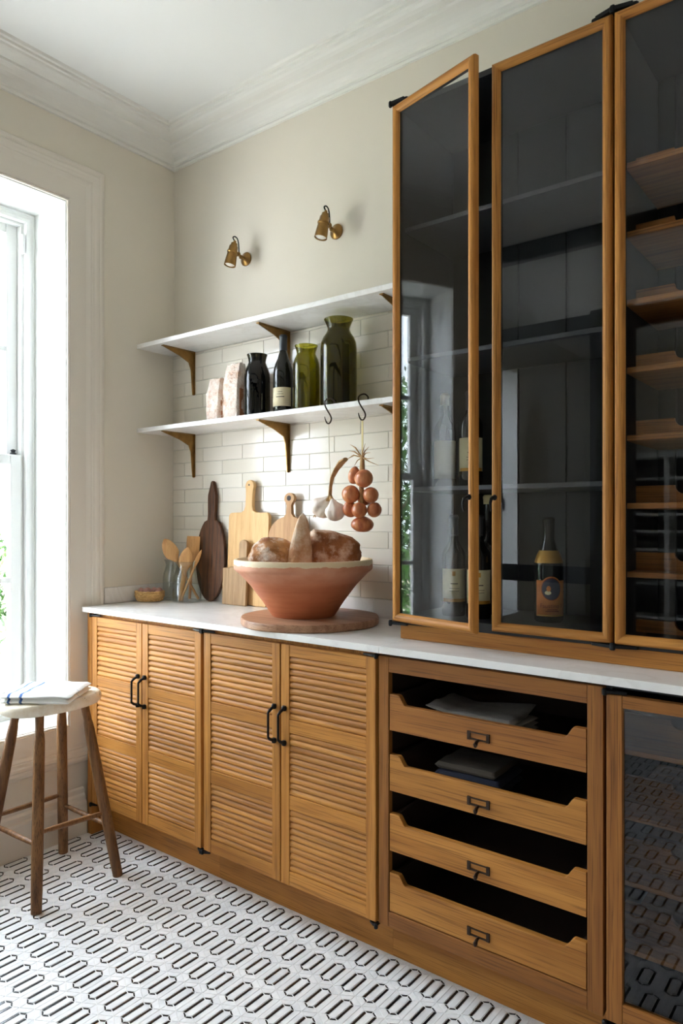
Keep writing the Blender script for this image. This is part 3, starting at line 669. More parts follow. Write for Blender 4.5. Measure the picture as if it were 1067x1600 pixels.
# ------------------------------------------------------------------ vessels on the lower shelf
SZ = 1.7445
def shell(prof_out, wall):
    inn = [(max(0.0, r-wall), z) for r, z in prof_out if z > 0.004]
    return [(0, 0)] + prof_out + inn[::-1] + [(0, wall*1.5)]
def jar_profile(R_, rr, rn, H, zn, zs):
    return [(R_*0.86, 0.0), (R_*0.97, 0.004), (R_, 0.016), (R_, zs*0.6), (R_, zs-0.01), (R_*0.97, zs+0.012), (R_*0.86, zs+0.032), (rn+0.006, zn-0.014), (rn, zn), (rn+0.001, zn+0.010), (rr*0.93, H-0.010), (rr, H-0.003), (rr, H)]
def jar(name, x, y, R_, rr, rn, H, zn, zs, mat, label, cat='jar'):
    bm = nbm(); lathe(bm, shell(jar_profile(R_, rr, rn, H, zn, zs), 0.0035), (x, y, SZ), 40)
    return obj(name, bm, M[mat], smooth=True, label=label, cat=cat)
jar('glass_jar', 0.689, -0.12, 0.0550, 0.0432, 0.0360, 0.266, 0.232, 0.175, 'darkgreen', 'nearly black glass jar between the bags and wine bottle')
jar('glass_jar', 0.961, -0.12, 0.0537, 0.0464, 0.0378, 0.264, 0.230, 0.180, 'green', 'bright olive green glass jar beside the wine bottle')
jar('glass_jar', 1.1244, -0.12, 0.0698, 0.0560, 0.0427, 0.341, 0.300, 0.238, 'biggreen', 'largest olive green glass jar on the lower shelf')
def bottle(x, y, z, R_, rn, H, zs, zneck, lab, label, cat='bottle', body='winegl', foil='foil', foil_h=0.065, labm='label', extra=None, rl=None, wrap=1.0):
    t = thing('wine_bottle', (x, y, z), label, cat)
    k = zneck - zs
    prof = [(0, 0.006), (R_*0.5, 0.004), (R_*0.9, 0), (R_, 0.006), (R_, zs), (R_*0.95, zs+k*0.22), (R_*0.80, zs+k*0.45), (R_*0.58, zs+k*0.68), (rn*1.25, zs+k*0.88), (rn, zneck), (rn, H-0.004), (0, H-0.002)]
    bm = nbm(); lathe(bm, prof, (x, y, z), 32); obj('glass_body', bm, M[body], t, smooth=True)
    bm = nbm(); lathe(bm, [(rn+0.0007, H-foil_h), (rn+0.0009, H-0.014), (rn+0.0022, H-0.012), (rn+0.0022, H-0.006), (rn+0.0009, H-0.004), (rn*0.9, H), (0, H)], (x, y, z), 24); obj('capsule', bm, M[foil], t, smooth=True)
    if lab:
        z0, z1, a0, a1 = lab; bm = nbm(); n = 24; rr = R_+0.0006
        a = [(bm.verts.new((x+rr*math.cos(R(a0+(a1-a0)*i/n)), y+rr*math.sin(R(a0+(a1-a0)*i/n)), z+z0)), bm.verts.new((x+rr*math.cos(R(a0+(a1-a0)*i/n)), y+rr*math.sin(R(a0+(a1-a0)*i/n)), z+z1))) for i in range(n+1)]
        for p, q in zip(a, a[1:]): bm.faces.new((p[0], q[0], q[1], p[1]))
        lo = obj('label', bm, M[labm], t, smooth=True)
        md = lo.modifiers.new('solid', 'SOLIDIFY'); md.thickness = 0.0004; md.offset = 1
        if extra: extra(t, lo, x, y, z, R_)
    return t
CA = 270 + 37.9                                 # direction from the wall run towards the room
def arc_strip(parent, x, y, z, rr, ac, half_w, z0, z1, mat, name='print_line', n=8):
    bm = nbm(); h = half_w/rr
    a = []
    for i in range(n+1):
        t = R(ac) - h + 2*h*i/n; a.append((bm.verts.new((x+rr*math.cos(t), y+rr*math.sin(t), z+z0)), bm.verts.new((x+rr*math.cos(t), y+rr*math.sin(t), z+z1))))
    for p, q in zip(a, a[1:]): bm.faces.new((p[0], q[0], q[1], p[1]))
    return obj(name, bm, mat, parent)
def shelf_print(t, lo, x, y, z, R_):
    for zz, w, hh in ((0.088, 0.010, 0.0016), (0.079, 0.014, 0.0016), (0.067, 0.018, 0.0030)): arc_strip(lo, x, y, z, R_+0.0013, CA-14, w, zz, zz+hh, M['ink'])
bottle(0.8372, -0.12, SZ, 0.0405, 0.0148, 0.326, 0.165, 0.258, (0.031, 0.107, CA-98, CA+52), 'dark wine bottle with cream label on the lower shelf', extra=shelf_print)
# crinkled bags
def bag(x0, x1, y0, y1, H, seed, label):
    t = thing('food_bag', ((x0+x1)/2, (y0+y1)/2, SZ), label, 'bag', 'clear bags of dried food')
    bm = nbm(); nx, ny, nz = 8, 6, 14; vs = {}
    ring = []
    loop = [(i/nx, 0) for i in range(nx)] + [(1, j/ny) for j in range(ny)] + [(1-i/nx, 1) for i in range(nx)] + [(0, 1-j/ny) for j in range(ny)]
    for k in range(nz+1):
        tz = k/nz; row = []
        for u, v in loop:
            cu, cv = u-0.5, v-0.5; pin = 1.0 if tz < 0.62 else 1 - 0.55*((tz-0.62)/0.38)
            pu = 1.0 - (0.10 if tz > 0.62 else 0)*((tz-0.62)/0.38 if tz > 0.62 else 0)
            rr_ = 1 + 0.10*mnoise.noise(Vector((u*5+seed, v*5, tz*7))) - 0.06*abs(math.sin(tz*17+seed))
            rnd_ = 1 - 0.16*(abs(cu)*abs(cv)*4)
            row.append(bm.verts.new(((x0+x1)/2 + cu*(x1-x0)*pu*rr_*rnd_, (y0+y1)/2 + cv*(y1-y0)*pin*rr_*rnd_, SZ + H*(tz + (0.03*mnoise.noise(Vector((u*3, v*3, seed))) if tz > 0.9 else 0)))))
        ring.append(row)
    n = len(loop)
    for a, b_ in zip(ring, ring[1:]):
        for i in range(n): bm.faces.new((a[i], a[(i+1) % n], b_[(i+1) % n], b_[i]))
    bm.faces.new(ring[0][::-1]); bm.faces.new(ring[-1])
    obj('film', bm, M['bag'], t, smooth=True)
    bm = nbm(); bx(bm, x1-0.012, x1-0.0035, y0+0.020, y1-0.015, SZ+0.003, SZ+H*0.55); obj('contents', bm, M['bagside'], t, bevel=0.003)
bag(0.405, 0.498, -0.165, -0.095, 0.190, 1.3, 'shorter crinkled clear bag of dried food on the shelf')
bag(0.515, 0.620, -0.170, -0.080, 0.240, 4.1, 'taller crinkled clear bag of dried food beside the dark jar')
# ------------------------------------------------------------------ brass wall lights
def sconce(x, z, label):
    t = thing('wall_light', (x, -0.001, z), label, 'wall light', 'brass wall lights')
    rot = Matrix.Translation((x, 0, z)) @ Matrix.Rotation(R(90), 4, 'X')
    bm = nbm(); lathe(bm, [(0, 0.001), (0.030, 0.001), (0.031, 0.006), (0.027, 0.011), (0.016, 0.015), (0.009, 0.022), (0.0085, 0.040), (0, 0.041)], (0, 0, 0), 32); bmesh.ops.transform(bm, matrix=rot, verts=bm.verts); obj('back_plate', bm, M['brass'], t, smooth=True)
    bm = nbm(); tube(bm, [(x, -0.030, z+0.004), (x, -0.062, z+0.006)], 0.006, 12); tube(bm, [(x-0.016, -0.062, z+0.004), (x+0.016, -0.062, z+0.004)], 0.0085, 12); obj('arm', bm, M['brass'], t, smooth=True)
    tilt = Matrix.Translation((x, -0.088, z+0.002)) @ Matrix.Rotation(R(-10), 4, 'X') @ Matrix.Rotation(R(6), 4, 'Y')
    prof = [(0, 0.058), (0.006, 0.057), (0.0065, 0.048), (0.014, 0.045), (0.0155, 0.034), (0.0195, 0.030), (0.0205, 0.012), (0.0235, 0.009), (0.0245, 0.005), (0.0235, 0.001), (0.0215, -0.001), (0.0255, -0.045), (0.0258, -0.056), (0.0235, -0.056), (0.0225, -0.035), (0, -0.035)]
    bm = nbm(); lathe(bm, prof, (0, 0, 0), 32); bmesh.ops.transform(bm, matrix=tilt, verts=bm.verts); obj('lamp_body', bm, M['brass'], t, smooth=True)
    bm = nbm(); lathe(bm, [(0.0222, -0.040), (0.0222, -0.050), (0.017, -0.054), (0, -0.0555)], (0, 0, 0), 28); bmesh.ops.transform(bm, matrix=tilt, verts=bm.verts); obj('lens', bm, M['lens'], t, smooth=True)
    bm = nbm(); pts = [tilt @ Vector((0, 0, 0.055))] + [Vector((x+0.004, -0.088, z+0.070)), Vector((x+0.004, -0.075, z+0.078)), Vector((x+0.003, -0.060, z+0.072)), Vector((x+0.002, -0.052, z+0.050)), Vector((x, -0.048, z+0.012))]
    bm2 = []
    for a_, b_, c_, d_ in zip([pts[0]]+pts, pts, pts[1:], pts[2:]+[pts[-1]]):
        for k in range(4):
            u = k/4; bm2.append(0.5*((2*b_) + (c_-a_)*u + (2*a_-5*b_+4*c_-d_)*u*u + (3*b_-a_-3*c_+d_)*u**3))
    bm2.append(pts[-1]); tube(bm, bm2, 0.0028, 8); obj('cable', bm, M['cable'], t, smooth=True)
sconce(0.5048, 2.488, 'brass wall light nearest the window wall')
sconce(1.0223, 2.484, 'brass wall light nearest the tall cabinet')
# ------------------------------------------------------------------ on the worktop
KZ = 0.94
BX, BY = 1.117, -0.283
bm = nbm(); n = 56
def rb(i): return 0.2525*(1 + 0.010*math.sin(3*i*2*math.pi/n) + 0.007*math.sin(7*i*2*math.pi/n+1))
prof = [(0.0, 0.0), (0.985, 0.0), (1.0, 0.004), (1.0, 0.021), (0.988, 0.027), (0.0, 0.028)]
rings = []
for r, z in prof: rings.append([bm.verts.new((BX + r*rb(i)*math.cos(2*math.pi*i/n), BY + r*rb(i)*math.sin(2*math.pi*i/n), KZ+z)) for i in range(n)] if r else [bm.verts.new((BX, BY, KZ+z))])
for a, b_ in zip(rings, rings[1:]):
    for i in range(n):
        j = (i+1) % n
        if len(a) == 1: bm.faces.new((a[0], b_[i], b_[j]))
        elif len(b_) == 1: bm.faces.new((a[i], b_[0], a[j]))
        else: bm.faces.new((a[i], b_[i], b_[j], a[j]))
obj('round_board', bm, M['board_round'], smooth=True, label='round rustic wooden board under the terracotta bowl', cat='board')
WX, WY_, WZ_ = 1.100, -0.297, KZ+0.028
bp = [(0, 0.0), (0.112, 0.0), (0.117, 0.005), (0.150, 0.055), (0.195, 0.115), (0.236, 0.158), (0.243, 0.163), (0.2515, 0.170), (0.2535, 0.176), (0.2535, 0.201), (0.2505, 0.207), (0.243, 0.2075), (0.238, 0.203), (0.225, 0.165), (0.180, 0.110), (0.110, 0.018), (0, 0.014)]
bm = nbm(); lathe(bm, bp, (WX, WY_, WZ_), 64); obj('terracotta_bowl', bm, M['terra'], smooth=True, label='large terracotta bowl with cream glazed rim filled with bread', cat='bowl')
FW = Vector((-0.6136, 0.7896, 0)); RT = Vector((0.7896, 0.6136, 0))
def rotm(yaw, pitch=0, roll=0): return Matrix.Rotation(yaw, 3, 'Z') @ Matrix.Rotation(pitch, 3, 'Y') @ Matrix.Rotation(roll, 3, 'X')
YA = math.atan2(RT.y, RT.x)
# round floury loaf
def cob(d):
    z = d.z; s_ = 1 + 0.03*math.sin(9*d.x+4*d.y); e = Vector((d.x*s_, d.y*s_, z if z > -0.5 else -0.5 + (z+0.5)*0.3))
    e.z -= 0.10*max(0, math.sin(d.x*5+0.8))*(1-abs(d.y))*(1 if z > 0 else 0); return e
bm = nbm(); c_ = Vector((WX, WY_, 0)) - RT*0.108 - FW*0.010; blob(bm, (c_.x, c_.y, 1.182), (0.092, 0.080, 0.075), 4, 0.09, 2.3, 3, rotm(YA), cob)
obj('bread_loaf', bm, M['bread1'], smooth=True, label='round floury crusty loaf at the left of the bowl', cat='bread', group='loaves in the bowl')
# upright pointed loaf
def point(d):
    t_ = (d.z+1)/2; w = (1 - t_**2.2)**0.62 if t_ < 1 else 0; r_ = math.hypot(d.x, d.y) or 1; k = w/ max(0.25, math.sqrt(max(0, 1-d.z*d.z))) if abs(d.z) < 0.98 else 0.3
    return Vector((d.x*min(1.5, k), d.y*min(1.5, k), d.z))
bm = nbm(); c_ = Vector((WX, WY_, 0)) - RT*0.006 - FW*0.075; blob(bm, (c_.x, c_.y, 1.220), (0.045, 0.030, 0.122), 4, 0.07, 2.0, 8, rotm(YA, R(4)), point)
obj('bread_loaf', bm, M['bread2'], smooth=True, label='pale pointed loaf standing upright in the bowl', cat='bread', group='loaves in the bowl')
# large loaf broken at the right end
def tin(d):
    e = Vector((d.x, d.y, d.z)); m = max(abs(d.x), abs(d.y)*0.92, abs(d.z)*0.95) or 1; e = e.lerp(e/m*0.88, 0.55)
    if d.x > 0.45: e.x += 0.06*mnoise.noise(d*6); e.z *= 1-0.45*(d.x-0.45); e.y *= 1-0.25*(d.x-0.45)
    return e
bm = nbm(); c_ = Vector((WX, WY_, 0)) + RT*0.108 + FW*0.0; blob(bm, (c_.x, c_.y, 1.203), (0.112, 0.068, 0.072), 4, 0.07, 2.0, 15, rotm(YA, R(14)), tin)
obj('bread_loaf', bm, M['bread3'], smooth=True, label='big brown loaf with torn end at the right of the bowl', cat='bread', group='loaves in the bowl')
# chopping boards leaning on the tiles
def arc(cx, cz, rx, rz, a0, a1, n=10): return [(cx+rx*math.cos(R(a0+(a1-a0)*i/n)), cz+rz*math.sin(R(a0+(a1-a0)*i/n))) for i in range(n+1)]
def lean_board(name, pts, x, y, th, lean, mat, label, holes=(), yaw=0):
    bm = nbm(); prism(bm, pts, -th, 0.0, 'xz')
    xf = Matrix.Translation((x, y, KZ)) @ Matrix.Rotation(R(yaw), 4, 'Z') @ Matrix.Rotation(R(-lean), 4, 'X')
    zmin = min((xf @ v.co).z for v in bm.verts); xf = Matrix.Translation((0, 0, KZ-zmin+0.0003)) @ xf
    bmesh.ops.transform(bm, matrix=xf, verts=bm.verts)
    o = obj(name, bm, M[mat], label=label, cat='board', bevel=0.004, segs=3, origin=(x, y, KZ))
    for hx, hz, hr in holes:
        bm = nbm(); lathe(bm, [(0, -0.0006), (hr, -0.0006), (hr, 0.0006), (0, 0.0006)], (0, 0, 0), 18)
        bmesh.ops.transform(bm, matrix=xf @ Matrix.Translation((hx, -th-0.0004, hz)) @ Matrix.Rotation(R(90), 4, 'X'), verts=bm.verts)
        obj('hanging_hole', bm, M['ink'], o)
    return o
pts = arc(0, 0.195, 0.098, 0.195, -90, 62, 16) + [(0.027, 0.375), (0.024, 0.400), (0.027, 0.470), (0.026, 0.492), (0.008, 0.552), (0.0, 0.558), (-0.008, 0.552), (-0.026, 0.492), (-0.027, 0.470), (-0.024, 0.400), (-0.027, 0.375)] + arc(0, 0.195, 0.098, 0.195, 118, 270, 16)[:-1]
lean_board('paddle_board', pts, 0.306, -0.030, 0.018, 2.0, 'board_dark', 'dark oval wooden paddle board with long pointed handle')
w = 0.124
pts = [(-w, 0.008), (-w+0.008, 0), (w-0.008, 0), (w, 0.008), (w, 0.388)] + arc(w-0.020, 0.388, 0.020, 0.020, 0, 90, 5) + [(0.046, 0.409), (0.028, 0.418), (0.022, 0.436), (0.022, 0.48)] + arc(0.002, 0.525, 0.027, 0.027, -30, 210, 12) + [(-0.020, 0.48), (-0.022, 0.436), (-0.030, 0.418), (-0.046, 0.409)] + arc(-w+0.020, 0.388, 0.020, 0.020, 90, 180, 5)
lean_board('chopping_board', pts, 0.560, -0.042, 0.018, 2.2, 'board_light', 'pale rectangular chopping board with rounded handle', [(0.0, 0.530, 0.004)])
w = 0.112
pts = [(-w, 0.004), (w, 0.004), (w, 0.33)] + arc(0, 0.310, w, 0.085, 12, 76, 8) + [(0.016, 0.405), (0.013, 0.44)] + arc(0, 0.470, 0.028, 0.024, -52, 232, 14) + [(-0.013, 0.44), (-0.016, 0.405)] + arc(0, 0.310, w, 0.085, 104, 168, 8) + [(-w, 0.33)]
lean_board('chopping_board', pts, 0.800, -0.046, 0.016, 2.2, 'board_mid', 'tan round-shouldered chopping board behind the terracotta bowl', [(0.0, 0.471, 0.011)])
pts = [(-0.078, 0.003), (0.072, 0.003), (0.074, 0.150), (0.070, 0.205), (0.074, 0.270)] + arc(0.048, 0.272, 0.026, 0.020, 0, 180, 8) + [(0.022, 0.215), (0.010, 0.180), (-0.030, 0.168), (-0.078, 0.165)]
lean_board('chopping_board', pts, 0.512, -0.072, 0.014, 2.0, 'board_small', 'small grey-brown board leaning in front of the pale board')
# clear jars and wooden utensils
def clear_jar(x, y, R_, rr, rn, H, zn, zs, label):
    bm = nbm(); prof = [(R_*0.93, 0.0), (R_, 0.006), (R_, 0.03), (R_, zs), (R_*0.95, zs+0.018), (rn+0.004, zn-0.018), (rn, zn-0.004), (rn+0.002, zn+0.006), (rr-0.003, H-0.006), (rr, H-0.003), (rr, H)]
    lathe(bm, shell(prof, 0.003), (x, y, KZ), 40); return obj('clear_jar', bm, M['jarglass'], smooth=True, label=label, cat='jar')
JX, JY = 0.237, -0.118
clear_jar(JX, JY, 0.066, 0.0535, 0.047, 0.186, 0.166, 0.100, 'clear glass jar holding wooden spoons')
clear_jar(0.112, -0.082, 0.060, 0.053, 0.045, 0.188, 0.165, 0.105, 'empty clear glass jar behind the jar of spoons')
def utensil(name, base, top, head_l, head_w, hr, label, spoon=True, flat=False, thick=0.006):
    base, top = Vector(base), Vector(top); ax = (top-base).normalized(); L_ = (top-base).length
    side = ax.cross(FW).normalized(); nrm = side.cross(ax).normalized()
    bm = nbm(); n = 26; rings = []; seg = 12
    for i in range(n+1):
        t_ = i/n; s_ = t_*L_; h0 = L_-head_l
        if s_ < h0: w_, th_ = hr*(1-0.15*t_), hr*(1-0.15*t_)*0.85
        else:
            u = (s_-h0)/head_l
            if flat: w_ = hr + (head_w-hr)*min(1, u*2.4)**0.8
            else: w_ = hr*(1-u)**2 + head_w*math.sin(math.pi*min(1, u*0.93+0.03))**0.7 * min(1, u*2.5+0.2)
            th_ = thick*(1-0.4*u) if u > 0.15 else hr*0.8
            if i == n: w_, th_ = (w_*0.96 if flat else w_*0.55), th_*0.6
        off = nrm*(-0.010*math.sin(math.pi*min(1, max(0, (s_-h0)/head_l))) if spoon and not flat else 0)
        p = base + ax*s_ + off
        rings.append([bm.verts.new(p + side*w_*math.cos(2*math.pi*k/seg) + nrm*th_*math.sin(2*math.pi*k/seg)) for k in range(seg)])
    for a, b_ in zip(rings, rings[1:]):
        for k in range(seg): bm.faces.new((a[k], a[(k+1) % seg], b_[(k+1) % seg], b_[k]))
    bm.faces.new(rings[0][::-1]); bm.faces.new(rings[-1])
    return obj(name, bm, M['spoon_wood'], smooth=True, label=label, cat='utensil', group='wooden utensils in the jar')
jc = Vector((JX, JY, KZ)); 
utensil('wooden_spoon', jc + RT*0.053 + Vector((0, 0, 0.012)), jc - RT*0.104 + Vector((0, 0, 0.288)), 0.125, 0.033, 0.006, 'wooden spoon with broad bowl leaning left out of the jar')
utensil('wooden_spatula', jc + RT*0.006 + FW*0.025 + Vector((0, 0, 0.010)), jc + RT*0.022 + FW*0.042 + Vector((0, 0, 0.300)), 0.120, 0.031, 0.0065, 'flat wooden spatula standing at the back of the jar', flat=True)
utensil('wooden_spoon', jc - RT*0.030 + Vector((0, 0, 0.006)), jc + RT*0.006 - FW*0.012 + Vector((0, 0, 0.250)), 0.11, 0.028, 0.0125, 'wooden spoon with thick drilled handle in the jar', thick=0.005)
utensil('wooden_spoon', jc - RT*0.020 - FW*0.035 + Vector((0, 0, 0.010)), jc + RT*0.068 + FW*0.0 + Vector((0, 0, 0.240)), 0.085, 0.008, 0.005, 'thin spoon seen edge-on leaning right out of the jar', thick=0.004)
# basket of small bulbs
bkx, bky = 0.078, -0.205
bk = thing('straw_basket', (bkx, bky, KZ), 'small woven straw basket on the worktop corner', 'basket')
bm = nbm(); lathe(bm, [(0, 0.002), (0.056, 0.002), (0.056, 0.006), (0, 0.006)], (bkx, bky, KZ), 24); obj('base', bm, M['straw'], bk)
for k, (z, r) in enumerate(((0.008, 0.059), (0.017, 0.064), (0.026, 0.067), (0.035, 0.068), (0.043, 0.067))):
    bm = nbm(); nn = 60
    pts = [(bkx+(r+0.0022*math.sin(i*2*math.pi/nn*10 + (k % 2)*math.pi))*math.cos(2*math.pi*i/nn), bky+(r*0.86+0.0022*math.sin(i*2*math.pi/nn*10 + (k % 2)*math.pi))*math.sin(2*math.pi*i/nn), KZ+z+0.0012*math.sin(i*2*math.pi/nn*20)) for i in range(nn+1)]
    tube(bm, pts, 0.0056, 7); obj('woven_strand', bm, M['straw'], bk, smooth=True)
for k in range(20):
    a_ = 2*math.pi*k/20; bm = nbm(); tube(bm, [(bkx+0.061*math.cos(a_), bky+0.052*math.sin(a_), KZ+0.004), (bkx+0.069*math.cos(a_), bky+0.059*math.sin(a_), KZ+0.030), (bkx+0.067*math.cos(a_), bky+0.057*math.sin(a_), KZ+0.046)], 0.003, 6); obj('stake', bm, M['straw'], bk, smooth=True)
spots = [(-0.040, 0.0, 0), (-0.012, -0.024, 0), (-0.014, 0.020, 0), (0.018, 0.000, 0), (0.042, 0.012, 0), (0.040, -0.022, 0), (0.012, 0.032, 0)]
names = ['leftmost', 'front left', 'rear left', 'middle', 'right hand', 'front right', 'rear right']
for (a_, c_, _), nm in zip(spots, names):
    p = Vector((bkx, bky, 0)) + RT*a_ + FW*c_
    bm = nbm(); blob(bm, (p.x, p.y, KZ+0.044), (0.0155, 0.0155, 0.0175), 3, 0.05, 2, a_*90)
    tp = obj('shallot', bm, M['egg'], smooth=True, label='small pinkish shallot, %s one in the straw basket' % nm, cat='shallot', group='shallots in the basket', origin=(p.x, p.y, KZ+0.027))
obj('basket_liner', box(bkx-0.04, bkx+0.04, bky-0.035, bky+0.035, KZ+0.007, KZ+0.0268), M['straw'], bk, bevel=0.004)
# ------------------------------------------------------------------ hooks, garlic and onions
def shook(x, label):
    P = [(x-0.005+0.018, -0.202, SZ+0.0035), (x+0.014, -0.204, SZ+0.012), (x+0.008, -0.214, SZ+0.021), (x-0.001, -0.226, SZ+0.018), (x-0.007, -0.233, SZ+0.008), (x-0.004, -0.234, SZ-0.008), (x+0.008, -0.236, SZ-0.026), (x+0.022, -0.237, SZ-0.045), (x+0.027, -0.237, SZ-0.058), (x+0.022, -0.237, SZ-0.070), (x+0.014, -0.237, SZ-0.0745), (x+0.006, -0.238, SZ-0.070), (x+0.001, -0.240, SZ-0.058), (x+0.000, -0.242, SZ-0.048)]
    P = [Vector(p) for p in P]; out = []
    for a_, b_, c_, d_ in zip([P[0]]+P, P, P[1:], P[2:]+[P[-1]]):
        for k in range(4):
            u = k/4; out.append(0.5*((2*b_) + (c_-a_)*u + (2*a_-5*b_+4*c_-d_)*u*u + (3*b_-a_-3*c_+d_)*u**3))
    out.append(P[-1]); n = len(out); bm = nbm(); tube(bm, out, [0.0028 if i < n-7 else 0.0028*(0.35+0.65*(n-1-i)/7) for i in range(n)], 8)
    return obj('s_hook', bm, M['hook'], smooth=True, label=label, cat='hook', group='s-hooks on the shelf')
shook(1.155, 'dark iron s-hook holding the garlic thread'); shook(1.309, 'dark iron s-hook holding the string of onions')
def garlic_fn(d):
    a_ = math.atan2(d.y, d.x); k = 1 + 0.13*abs(math.cos(a_*3.5)); r_ = math.hypot(d.x, d.y)
    z = d.z; e = Vector((d.x*k, d.y*k, z))
    if z > 0.55: t_ = (z-0.55)/0.45; e.x *= 1-0.45*t_; e.y *= 1-0.45*t_; e.z += 0.45*t_*t_
    return e
g = thing('garlic_bunch', (1.175, -0.237, 1.33), 'two garlic bulbs with a dried stalk hanging on a pale thread', 'garlic')
bm = nbm(); blob(bm, (1.137, -0.240, 1.362), (0.039, 0.037, 0.036), 4, 0.03, 3, 1, rotm(0.3, R(38), 0.1), garlic_fn); bl1 = obj('bulb', bm, M['garlic'], g, smooth=True)
bm = nbm(); blob(bm, (1.207, -0.245, 1.347), (0.034, 0.033, 0.034), 4, 0.03, 3, 2, rotm(0.9, R(-18), 0.2), garlic_fn); bl2 = obj('bulb', bm, M['garlic'], g, smooth=True)
bm = nbm()
for k in range(12): a_ = k*0.52; tube(bm, [(1.120, -0.247, 1.340), (1.114+0.006*math.cos(a_), -0.252+0.006*math.sin(a_), 1.328+0.004*math.sin(a_*3))], [0.0012, 0.0006], 5)
obj('roots', bm, M['stem'], bl1)
bm = nbm(); tube(bm, [(1.165, -0.238, 1.385), (1.176, -0.237, 1.405), (1.179, -0.237, 1.44), (1.186, -0.237, 1.47), (1.206, -0.238, 1.50), (1.232, -0.240, 1.525), (1.252, -0.242, 1.535)], [0.012, 0.010, 0.009, 0.0110, 0.0150, 0.0190, 0.0140], 12, flat=0.5); tube(bm, [(1.200, -0.242, 1.380), (1.185, -0.240, 1.392), (1.177, -0.238, 1.410)], [0.010, 0.008, 0.006], 10)
obj('stalk', bm, M['stem'], g, smooth=True)
bm = nbm(); tube(bm, [(1.1695, -0.237, 1.671), (1.172, -0.237, 1.55), (1.180, -0.237, 1.455)], 0.0016, 6); obj('thread', bm, M['ribbon2'], g)
on = thing('onion_string', (1.325, -0.237, 1.27), 'string of brown onions hanging from a cream ribbon', 'onions')
bm = nbm(); bx(bm, 1.3195, 1.3265, -0.2385, -0.2365, 1.535, 1.6725); obj('ribbon', bm, M['ribbon'], on)
bm = nbm(); tube(bm, [(1.323, -0.237, 1.545), (1.322, -0.237, 1.50), (1.318, -0.236, 1.43), (1.322, -0.236, 1.33)], [0.007, 0.010, 0.009, 0.006], 10); obj('plait', bm, M['stem'], on, smooth=True)
rnd = random.Random(5)
for k, (dx, dz) in enumerate(((-0.052, 0.026), (-0.046, 0.048), (-0.060, -0.004), (0.030, 0.036), (0.045, 0.014), (0.060, -0.006), (0.075, -0.032), (-0.030, -0.030), (0.014, 0.048))):
    bm = nbm(); p0 = Vector((1.322, -0.238, 1.538)); p2 = p0 + Vector((dx, -0.012*rnd.random(), dz)); p1 = (p0+p2)/2 + Vector((0, -0.004, 0.012*rnd.uniform(-0.5, 1)))
    tube(bm, [p0, p1, p2], [0.004, 0.0045 if k < 3 else 0.0024, 0.0008], 6, flat=0.6); obj('dry_leaf', bm, M['stem'], on, smooth=True)
def onion_fn(d):
    e = Vector(d)
    if d.z > 0.8: e.z += 0.5*(d.z-0.8); e.x *= 1-0.9*(d.z-0.8); e.y *= 1-0.9*(d.z-0.8)
    if d.z < -0.9: e.z += 0.3*(-0.9-d.z)
    return e
for x, z, y, w_, h_, ax_, ay_ in ((1.283, 1.475, -0.232, 0.022, 0.0315, -6, 8), (1.340, 1.462, -0.252, 0.033, 0.030, 60, -20), (1.284, 1.408, -0.254, 0.0325, 0.030, 74, 10), (1.262, 1.413, -0.222, 0.026, 0.028, 20, -20), (1.362, 1.404, -0.240, 0.028, 0.0285, 40, 30), (1.268, 1.354, -0.236, 0.027, 0.029, 30, -25), (1.328, 1.351, -0.262, 0.0275, 0.0275, 105, 8), (1.368, 1.352, -0.228, 0.026, 0.027, 20, 30), (1.322, 1.301, -0.236, 0.041, 0.0275, 8, 4), (1.316, 1.395, -0.212, 0.028, 0.028, 10, 0)):
    bm = nbm(); blob(bm, (x, y, z), (w_, w_, h_), 3, 0.03, 1.5, x*50, rotm(0.4, R(ay_), R(ax_)), onion_fn); obj('onion', bm, M['onion'], on, smooth=True)
# ------------------------------------------------------------------ stool and towel
SX, SY = 0.2934, -0.8197; STZ = 0.612
st = thing('stool', (SX, SY, FZ), 'rustic four legged wooden stool with chipped cream seat', 'stool')
bm = nbm(); n = 48
def seat_r(i): a_ = 2*math.pi*i/n; c_, s_ = math.cos(a_), math.sin(a_); return (0.128*math.copysign(abs(c_)**0.85, c_), 0.192*math.copysign(abs(s_)**0.85, s_))
rings = []
for k, z in ((0.0, STZ), (0.93, STZ+0.001), (0.985, STZ+0.010), (1.0, STZ+0.022), (0.985, STZ+0.034), (0.94, STZ+0.042), (0.80, STZ+0.044), (0.0, STZ+0.040)):
    rings.append([bm.verts.new((SX+k*seat_r(i)[0], SY+k*seat_r(i)[1], z)) for i in range(n)] if k else [bm.verts.new((SX, SY, z))])
for a, b_ in zip(rings, rings[1:]):
    for i in range(n):
        j = (i+1) % n
        if len(a) == 1: bm.faces.new((a[0], b_[i], b_[j]))
        elif len(b_) == 1: bm.faces.new((a[i], b_[0], a[j]))
        else: bm.faces.new((a[i], b_[i], b_[j], a[j]))
obj('seat', bm, M['seat'], st, smooth=True)
feet = {'f1': (0.464, -0.973), 'f2': (0.461, -0.643), 'f3': (0.122, -0.667), 'f4': (0.126, -0.996)}
tops = {'f1': (SX+0.080, SY-0.090), 'f2': (SX+0.080, SY+0.090), 'f3': (SX-0.080, SY+0.090), 'f4': (SX-0.080, SY-0.090)}
def legp(k, z): t_ = (z-FZ)/(STZ+0.004-FZ); return Vector((feet[k][0]+(tops[k][0]-feet[k][0])*t_, feet[k][1]+(tops[k][1]-feet[k][1])*t_, z))
